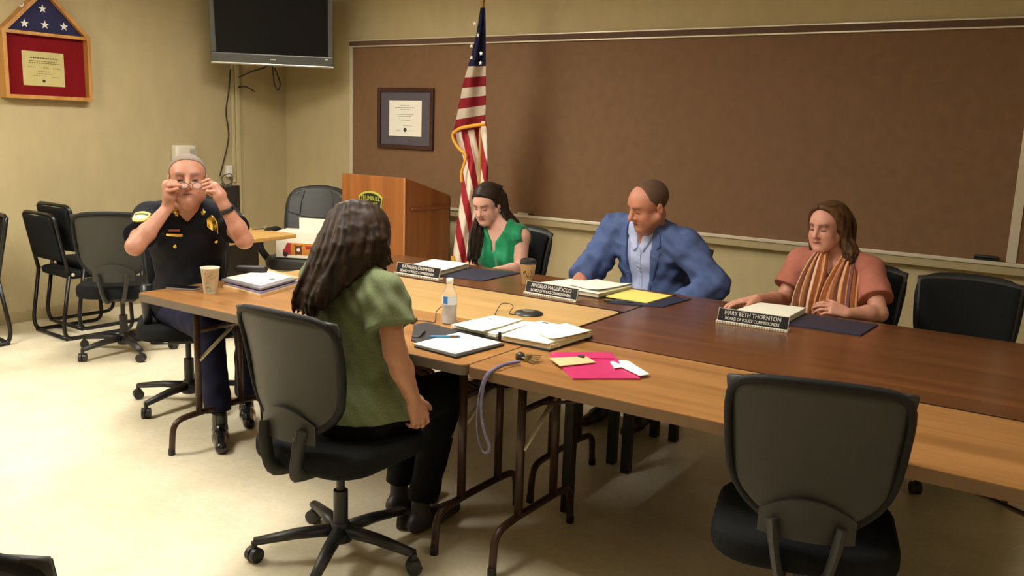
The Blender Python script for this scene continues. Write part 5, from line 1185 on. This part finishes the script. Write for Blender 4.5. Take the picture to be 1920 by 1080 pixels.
# ------------------------------------------------------------------ generic seated commissioner
def seated(hips, kz=.02):
    h = V3(hips); hR, hL = h+V3(-.09, 0, 0), h+V3(.09, 0, 0)
    kR, kL = hR+V3(-.03, -.43, .02), hL+V3(.03, -.43, .02); aR, aL = kR+V3(0, .02, -.40), kL+V3(0, .02, -.40); return (hR, kR, aR), (hL, kL, aL)
def woman_emerald():
    Fw = nrm((.05, -1, 0)); Rt = V3(-1, -.05, 0); org = Vector((-3.05, 4.50, 0)); hips = V3(-3.05, 4.50, .47); neck = V3(-3.065, 4.43, .935); chest = lerp(hips, neck, .60)
    shR, shL = neck+Rt*.155+V3(0, .0, -.05), neck-Rt*.155+V3(0, .0, -.05); hc = V3(*at(914, 382, y=4.37)); hd = Head(hc, (.06, -.92, -.36), k=.98, wide=.97); d0 = depth(hc)
    elL = V3(*at(976, 505, y=4.40)); wrL = V3(-2.93, 4.20, .70); elR = shR+V3(-.03, -.02, -.25); wrR = elR+V3(.10, -.20, .02)
    tp, A = torso(hips, chest, neck, shR, shL, Fw, .90, bust=.95); l1, l2 = seated(hips)
    body = tp+arm(shR, elR, wrR, .95)+arm(shL, elL, wrL, .98)+leg(*l1)+leg(*l2)+hd.prims()+[cone(hd.p(0, -.02, -.06), neck-V3(0, 0, .02), .045, .05, .025)]+hand(wrL, (-.4, -.6, -.5), (.3, -.3, .9), (-1, 0, 0))+hand(wrR, (.4, -.6, -.5), (0, -.3, .9), (1, 0, 0))
    me = person('woman in an emerald green blouse with long dark hair looking down', body, [around(hc, .125, .0036)], hd.color((218, 166, 146), (178, 92, 88), (62, 42, 34), .8, cheek=.12), org)
    m_e = cloth('emerald_blouse', (18, 134, 84), .5, .15, 400, var=.1, sheen=.3)
    sh = tp+[ccone(shR, lerp(shR, elR, .05), .05, .052, .03), ccone(shL, lerp(shL, elL, .05), .05, .052, .03), ell(hips+V3(0, 0, .05), (.17, .14, .14), A, .05)]
    F = Field(sh, .006); F.off(.011); F.wrinkle(.006, [(95, 10, 5, 0), (70, 0, 12, 1), (20, 20, 60, 2)]); r, f, u = F.local(neck, A)
    F.D = np.maximum(F.D, -(poly2(r+0*u, u+0*r, [(-.075, .1), (.075, .1), (.062, -.005), (.014, -.075), (.010, -.13), (-.010, -.13), (-.014, -.075), (-.062, -.005)])+np.where(f > .0, 0, 9))).astype(np.float32)
    F.add(sub(cone(neck+V3(0, 0, .015), hc, .072, .075, .01))); F.cut(hips+V3(0, 0, -.02), (0, 0, -1)); F.cut(shL+V3(.030, 0, 0), (1, 0, .25)); F.cut(shR-V3(.030, 0, 0), (-1, 0, .25)); to_obj('blouse', F, m_e, me, org)
    F = Field(trousers(hips, A, [l1, l2], .92), .009); to_obj('trousers', F, cloth('trouser_charcoal', (30, 30, 34), .85), me, org)
    for l in (l1, l2): to_obj('shoe', flat_floor(Field(shoe(l[2], l[2]+V3(0, -1, 0)), .007)), mat('shoe_dark', (.02, .018, .022), .5), me, org)
    solid('earring', lathe(NB(), [(.001, -.012), (.004, -.008), (.004, -.004), (.001, 0)], 8, T(*(hd.p(-.083, -.008, -.038)))), m_alu, me, org)
    rnd = random.Random(5); S = []
    for j in range(90):      # hair over her right shoulder and behind the left one
        g = j % 2; t = rnd.random(); jj = lambda a: rnd.uniform(-a, a)
        if g == 0: st = [hd.p(.03+.03*t, .02-.06*t, .10-.02*t), hd.p(.078, .015-.05*t, .03), hd.p(.085+.01*t, .0-.04*t, -.06)]; e = [atd(882+20*t+jj(4), 440+jj(5), d0-.03+.05*t), atd(878+18*t+jj(4), 482+jj(14), d0-.07+.06*t)]
        else: st = [hd.p(-.03-.03*t, .0-.06*t, .10-.02*t), hd.p(-.078, -.02-.06*t, .03), hd.p(-.082, -.03-.05*t, -.06)]; e = [atd(952+26*t+jj(4), 432+jj(5), d0-.02+.06*t), atd(960+26*t+jj(4), 468+jj(14), d0-.02+.08*t)]
        S.append(st+e)
    for j in range(34):      # strands swept back from the hairline
        t = j/33-.5; S.append([hd.p(.135*t, .074-.20*t*t, .092-.16*t*t), hd.p(.15*t, .035-.1*t*t, .118-.16*t*t), hd.p(.155*t, -.03, .124-.22*t*t), hd.p(.15*t, -.09, .085)])
    for j in range(30):
        t = j/29; S.append([hd.p(.05-.1*t, -.06, .095), hd.p(.075-.15*t, -.105, .02), hd.p(.08-.16*t, -.10, -.08), hd.p(.09-.18*t, -.10, -.19)])
    F = hair_cap(hd, lambda r, f, u: np.interp(f, [-.12, -.02, .0, .03, .055, .078, .1], [-.2, -.12, -.01, .03, .066, .092, .2])-u, t1=.012)
    G = Field(locks(S, .0100, .004, .005)+[('e', p[1], p[2]+.012, p[3], 0, .02) for p in [hd.e(0, -.030, .036, .074, .085, .078)]], .0042); to_obj('hair', G, hair_mat('hair_espresso', (20, 14, 12), (58, 42, 34)), me, org); to_obj('hair_front', F, MATS['hair_espresso'], me, org)
woman_emerald()
def man_blazer():
    Fw = nrm((-.12, -1, 0)); Rt = V3(-1, .12, 0); org = Vector((-2.0, 4.52, 0)); hips = V3(-2.0, 4.52, .50); neck = V3(-2.03, 4.33, 1.035); chest = lerp(hips, neck, .62)
    shR, shL = neck+Rt*.215+V3(0, .03, -.045), neck-Rt*.235+V3(0, .02, -.085); hc = V3(*at(1216, 384, y=4.22)); hd = Head(hc, (-.50, -.78, -.36), (-.0, -.3, 1), k=1.08, wide=1.04, jaw=1.15); d0 = depth(hc)
    elR = V3(*at(1112, 500, y=4.27)); wrR = V3(-2.26, 4.02, .765); elL = V3(*at(1338, 535, y=4.30)); wrL = V3(-1.72, 4.12, .68)
    tp, A = torso(hips, chest, neck, shR, shL, Fw, 1.18, belly=.035); l1, l2 = seated(hips)
    body = tp+arm(shR, elR, wrR, 1.15)+arm(shL, elL, wrL, 1.15)+leg(*l1)+leg(*l2)+hd.prims(nose=1.02)+[cone(hd.p(0, -.02, -.06), neck-V3(0, 0, .02), .064, .070, .03), sph(hd.p(0, .04, -.115), .026, .04)]+hand(wrR, (.35, -.8, -.1), (0, 0, 1), (1, 0, 0), k=1.05)+hand(wrL, (-.8, -.3, -.3), (0, -.3, .9), (0, -1, 0), k=1.05)
    def ex(q, c, skin):
        r, f, u = q.T; st = np.exp(-((u+.08)/.035)**2)*np.clip((f-.0)/.03, 0, 1)*.30; return c*(1-st[:, None])+V3(lin(112, 82, 70))*st[:, None]
    me = person('balding man in a blue blazer over a pale blue shirt looking down', body, [around(hc, .14, .0038)], hd.color((190, 128, 102), (146, 80, 70), (70, 48, 34), .75, ex), org)
    hm = mat('hair_brown_short', lin(84, 60, 42), .8, var=.2, scale=250, bump=.15, bscale=500)
    F = hair_cap(hd, lambda r, f, u: np.interp(f, [-.12, -.03, .0, .012, .03, .045], [-.07, -.035, .005, .03, .052, .25])-u+np.clip(.05-np.abs(r), 0, .05)*np.clip(f+.02, 0, .1)*12, t1=.005); to_obj('hair', F, hm, me, org)
    m_b = cloth('blazer_blue', (84, 101, 146), .85, .3, 500, var=.1); m_s = mat('shirt_pale', lin(176, 186, 222), .8, var=.05, scale=200, bump=.1)
    # shirt
    F = Field(tp+[ell(hips+V3(0, 0, .05), (.20, .16, .14), A, .05)], .007); F.off(.006); base = F.copy(); F.wrinkle(.004, W1); F.add(sub(cone(neck+V3(0, 0, .02), hc, .075, .08, .01)))
    r, f, u = F.local(neck, A); F.D = np.maximum(F.D, -(poly2(r+0*u, u+0*r, [(-.04, .2), (.04, .2), (.032, .0), (0, -.07), (-.032, .0)])+np.where(f > 0, 0, 9))).astype(np.float32); st = to_obj('shirt', F, m_s, me, org)
    for g in (-1, 1): G = patch(base, neck, A, [(g*.078, .06), (g*.030, .05), (g*.004, -.075), (g*.03, -.095), (g*.085, -.01)], -.004, .010); to_obj('collar', crop(G, neck-.3, neck+.25), m_s, st, org)
    G = patch(base, neck, A, rect(0, -.26, .016, .19), -.004, .003); to_obj('placket', crop(G, neck-.6, neck+.25), m_s, st, org)
    # blazer
    bz = tp+[cone(shR, elR, .078, .070, .04), ccone(elR, lerp(elR, wrR, .92), .070, .052, .03), cone(shL, elL, .074, .064, .04), ccone(elL, lerp(elL, wrL, .9), .062, .048, .03), ell(hips+V3(0, 0, .08), (.225, .185, .18), A, .06)]
    F = Field(bz, .0065); F.off(.017); b2 = F.copy(); F.wrinkle(.014, W1+[(20, 25, 30, 0), (70, 50, 90, 1)]); r, f, u = F.local(neck, A)
    op = [(-.085, .2), (.085, .2), (.085, .01), (.070, -.16), (.050, -.30), (.075, -.62), (-.075, -.62), (-.055, -.30), (-.075, -.16), (-.085, .01)]
    F.D = np.maximum(F.D, -(poly2(r+0*u, u+0*r, op)+np.where(f > 0, 0, 9))).astype(np.float32); F.add(sub(cone(neck+V3(0, 0, .02), hc, .085, .09, .01))); F.cut(hips-V3(0, 0, .03), (0, 0, -1)); jk = to_obj('blazer', F, m_b, me, org)
    for g in (-1, 1):
        pts = [(g*.086, .03), (g*.125, .0), (g*.135, -.06), (g*.112, -.075), (g*.130, -.10), (g*.060, -.33), (g*.052, -.31), (g*.072, -.16)]
        G = patch(b2, neck, A, pts, -.010, .007); to_obj('lapel', crop(G, neck-.5, neck+.3), m_b, jk, org)
    G = patch(b2, neck, A, [(x-.155, y-.20) for x, y in ((-.05, .0), (.05, .015), (.05, -.005), (-.05, -.02))], -.005, .006); 
    F = Field(trousers(hips, A, [l1, l2], 1.1), .009); to_obj('trousers', F, cloth('trouser_charcoal', (30, 30, 34), .85), me, org)
    for l in (l1, l2): to_obj('shoe', flat_floor(Field(shoe(l[2], l[2]+V3(0, -1, 0)), .007)), mat('shoe_dark', (.02, .018, .022), .5), me, org)
man_blazer()
def woman_scarf():
    Fw = nrm((-.05, -1, 0)); Rt = V3(-1, .05, 0); org = Vector((-1.03, 4.50, 0)); hips = V3(-1.03, 4.50, .49); neck = V3(-1.06, 4.43, .985); chest = lerp(hips, neck, .60)
    shR, shL = neck+Rt*.165+V3(0, 0, -.065), neck-Rt*.165+V3(0, 0, -.065); hc = V3(*at(1552, 425, y=4.38)); hd = Head(hc, (-.30, -.93, -.14), k=.97, wide=.98); d0 = depth(hc)
    elR = V3(*at(1468, 562, y=4.34)); wrR = V3(*at(1418, 561, z=.785)); elL = V3(*at(1648, 588, y=4.26)); wrL = V3(*at(1590, 588, y=4.12))
    tp, A = torso(hips, chest, neck, shR, shL, Fw, .94, bust=1.); l1, l2 = seated(hips)
    body = tp+arm(shR, elR, wrR, .92)+arm(shL, elL, wrL, .95)+leg(*l1)+leg(*l2)+hd.prims()+[cone(hd.p(0, -.02, -.06), neck-V3(0, 0, .02), .047, .052, .025)]
    body += hand(wrR, V3(-.7, -.6, -.12), (0, 0, 1), (.5, -.7, 0), curl=(.12, .2, .2), k=.92)+hand(wrL, V3(*at(1545, 574, y=4.08))-wrL, V3(.0, -.6, .75), V3(0, .1, .9), curl=((.25, .5, .4), (.3, .5, .4), (.35, .5, .4), (.4, .5, .4)), k=.95)
    me = person('woman in a coral top with a peach scarf at the walnut table', body, [around(hc, .125, .0036), around(V3(*at(1562, 578, y=4.1)), .075, .004), around(V3(*at(1405, 562, z=.77)), .07, .004)], hd.color((208, 150, 126), (172, 88, 80), (80, 56, 40), .8, cheek=.15), org)
    m_c = cloth('coral_tshirt', (182, 114, 96), .9); sh = tp+[ccone(shR, lerp(shR, elR, .62), .058, .068, .03), ccone(shL, lerp(shL, elL, .66), .058, .068, .03), ell(hips+V3(0, 0, .05), (.18, .145, .14), A, .05)]
    F = Field(sh, .0065); F.off(.011); base = F.copy(); F.wrinkle(.005, W1); r, f, u = F.local(neck, A); F.D = np.maximum(F.D, -(poly2(r+0*u, u+0*r, [(-.06, .15), (.06, .15), (.05, .0), (0, -.11), (-.05, .0)])+np.where(f > 0, 0, 9))).astype(np.float32)
    F.add(sub(cone(neck+V3(0, 0, .015), hc, .066, .07, .01))); F.cut(hips-V3(0, 0, .02), (0, 0, -1)); to_obj('tshirt', F, m_c, me, org)
    F = Field(trousers(hips, A, [l1, l2], .95), .009); to_obj('trousers', F, cloth('trouser_charcoal', (30, 30, 34), .85), me, org)
    for l in (l1, l2): to_obj('shoe', flat_floor(Field(shoe(l[2], l[2]+V3(0, -1, 0)), .007)), mat('shoe_dark', (.02, .018, .022), .5), me, org)
    solid('necklace', tube(NB(), spline([tuple(neck+A[0]*r_*1.+A[1]*f_+A[2]*u_) for r_, f_, u_ in ((-.05, .06, .01), (-.028, .083, -.035), (0, .098, -.062), (.028, .083, -.035), (.05, .06, .01))]), .0012, 6), mat('gold_metal', (0, 0, 0)), me, org)
    solid('pendant', lathe(NB(), [(.001, -.008), (.007, 0), (.001, .008)], 10, T(*(neck+A[1]*.102+A[2]*-.070))), m_alu, me, org)
    # scarf: folds running round the neck and down both sides
    rnd = random.Random(9)
    mp = [mat('scarf_peach', lin(226, 164, 114), .9, var=.10, scale=60, bump=.15, bscale=500), mat('scarf_rose', lin(200, 128, 108), .9, var=.12, scale=60), mat('scarf_mauve', lin(128, 84, 88), .9, var=.15, scale=60), mat('scarf_cream', lin(226, 190, 152), .9, var=.1, scale=60)]
    def side(name, px, wd, folds, cols, ph, amp):
        n, mrow = len(px), 40; cl = spline([(u, v, 0) for u, v, dd in px], 6); dl = spline([(dd, w_, 0) for (u, v, dd), w_ in zip(px, wd)], 6); nu = len(cl)-1
        def fn(a, b):
            i = int(round(a*nu)); c_, (dd, w_, _) = cl[i], dl[i]; s = b-.5
            fold = math.sin(2*math.pi*folds*b+ph+.9*a)+.35*math.sin(2*math.pi*folds*2.3*b+ph*2)
            q = V3(atd(c_.x+s*w_+1.5*math.sin(6*a+b*5), c_.y+abs(s)*w_*.05, d0+.035-dd-amp*min(1, .45+a)*fold+.05*s*s)); return q-V3(*org)
        bm = NB(); b = bmesh.new(); Vs = [[b.verts.new(fn(i/nu, j/mrow)) for j in range(mrow+1)] for i in range(nu+1)]
        for i in range(nu):
            for j in range(mrow): f = b.faces.new((Vs[i][j], Vs[i+1][j], Vs[i+1][j+1], Vs[i][j+1])); f.material_index = cols[int(j*len(cols)/mrow)]
        bmesh.ops.recalc_face_normals(b, faces=b.faces); bmesh.ops.solidify(b, geom=list(b.faces), thickness=.006); _merge(bm, b); return obj(name, bm, mp, me, True)
    side('scarf', [(1546, 460, .0), (1541, 470, .045), (1535, 484, .085), (1528, 504, .118), (1519, 532, .14), (1511, 562, .155), (1508, 590, .155)], [16, 24, 34, 42, 48, 50, 46], 3.6, [3, 0, 0, 2, 0, 0, 0, 2, 3, 1, 0, 0, 0, 0, 0, 1], .4, .013)
    side('scarf', [(1597, 460, .0), (1597, 472, .045), (1594, 488, .085), (1588, 508, .118), (1580, 536, .14), (1576, 562, .155), (1576, 588, .155)], [24, 32, 42, 54, 66, 74, 74], 4.3, [0, 0, 0, 1, 0, 0, 2, 0, 0, 0, 0, 2, 2, 0, 0, 0, 0, 1], 1.2, .014)
    cb = Field([cone(neck+V3(-.055, .02, .0), neck+V3(0, .075, .015), .022, .024, .02), cone(neck+V3(.055, .02, .0), neck+V3(0, .075, .015), .022, .024, .02), cone(neck+V3(.055, .02, 0), neck+V3(.06, -.03, -.01), .022, .018, .02), cone(neck+V3(-.055, .02, 0), neck+V3(-.06, -.03, -.01), .022, .018, .02)], .005); cb.wrinkle(.004, [(0, 60, 260, 0)]); to_obj('scarf_neck', cb, mp[0], me, org)
    S = []
    for j in range(110):
        t = rnd.random(); jj = lambda a: rnd.uniform(-a, a); g = 1 if j % 3 == 0 else -1
        if g == 1: S.append([hd.p(.015, .05, .108), hd.p(.055, .055-.06*t, .085), hd.p(.080, .035-.07*t, .02+jj(.01)), hd.p(.082+jj(.006), .03-.07*t, -.055), hd.p(.078+jj(.01), .03-.06*t, -.105+jj(.02))])
        else: S.append([hd.p(.01, .055-.04*t, .110), hd.p(-.045, .055-.07*t, .098), hd.p(-.082, .02-.06*t, .04+jj(.01)), hd.p(-.088-.008*jj(1), .0-.05*t, -.04), hd.p(-.105+jj(.02), -.01-.05*t+jj(.015), -.10), hd.p(-.118+jj(.03), -.0-.05*t+jj(.02), -.15+jj(.02)), hd.p(-.110+jj(.03), .0-.05*t+jj(.02), -.195+jj(.02))])
    for j in range(24): t = j/23; S.append([hd.p(.05-.1*t, -.05, .10), hd.p(.08-.16*t, -.105, .02), hd.p(.085-.17*t, -.105, -.06), hd.p(.085-.17*t, -.095, -.13)])
    F = Field(locks(S, .0105, .004, .005)+[('e', p[1], p[2]+.014, p[3], 0, .02) for p in [hd.e(0, -.030, .036, .074, .085, .078)]], .0042); to_obj('hair', F, hair_mat('hair_chestnut', (44, 28, 18), (112, 80, 50)), me, org)
woman_scarf()
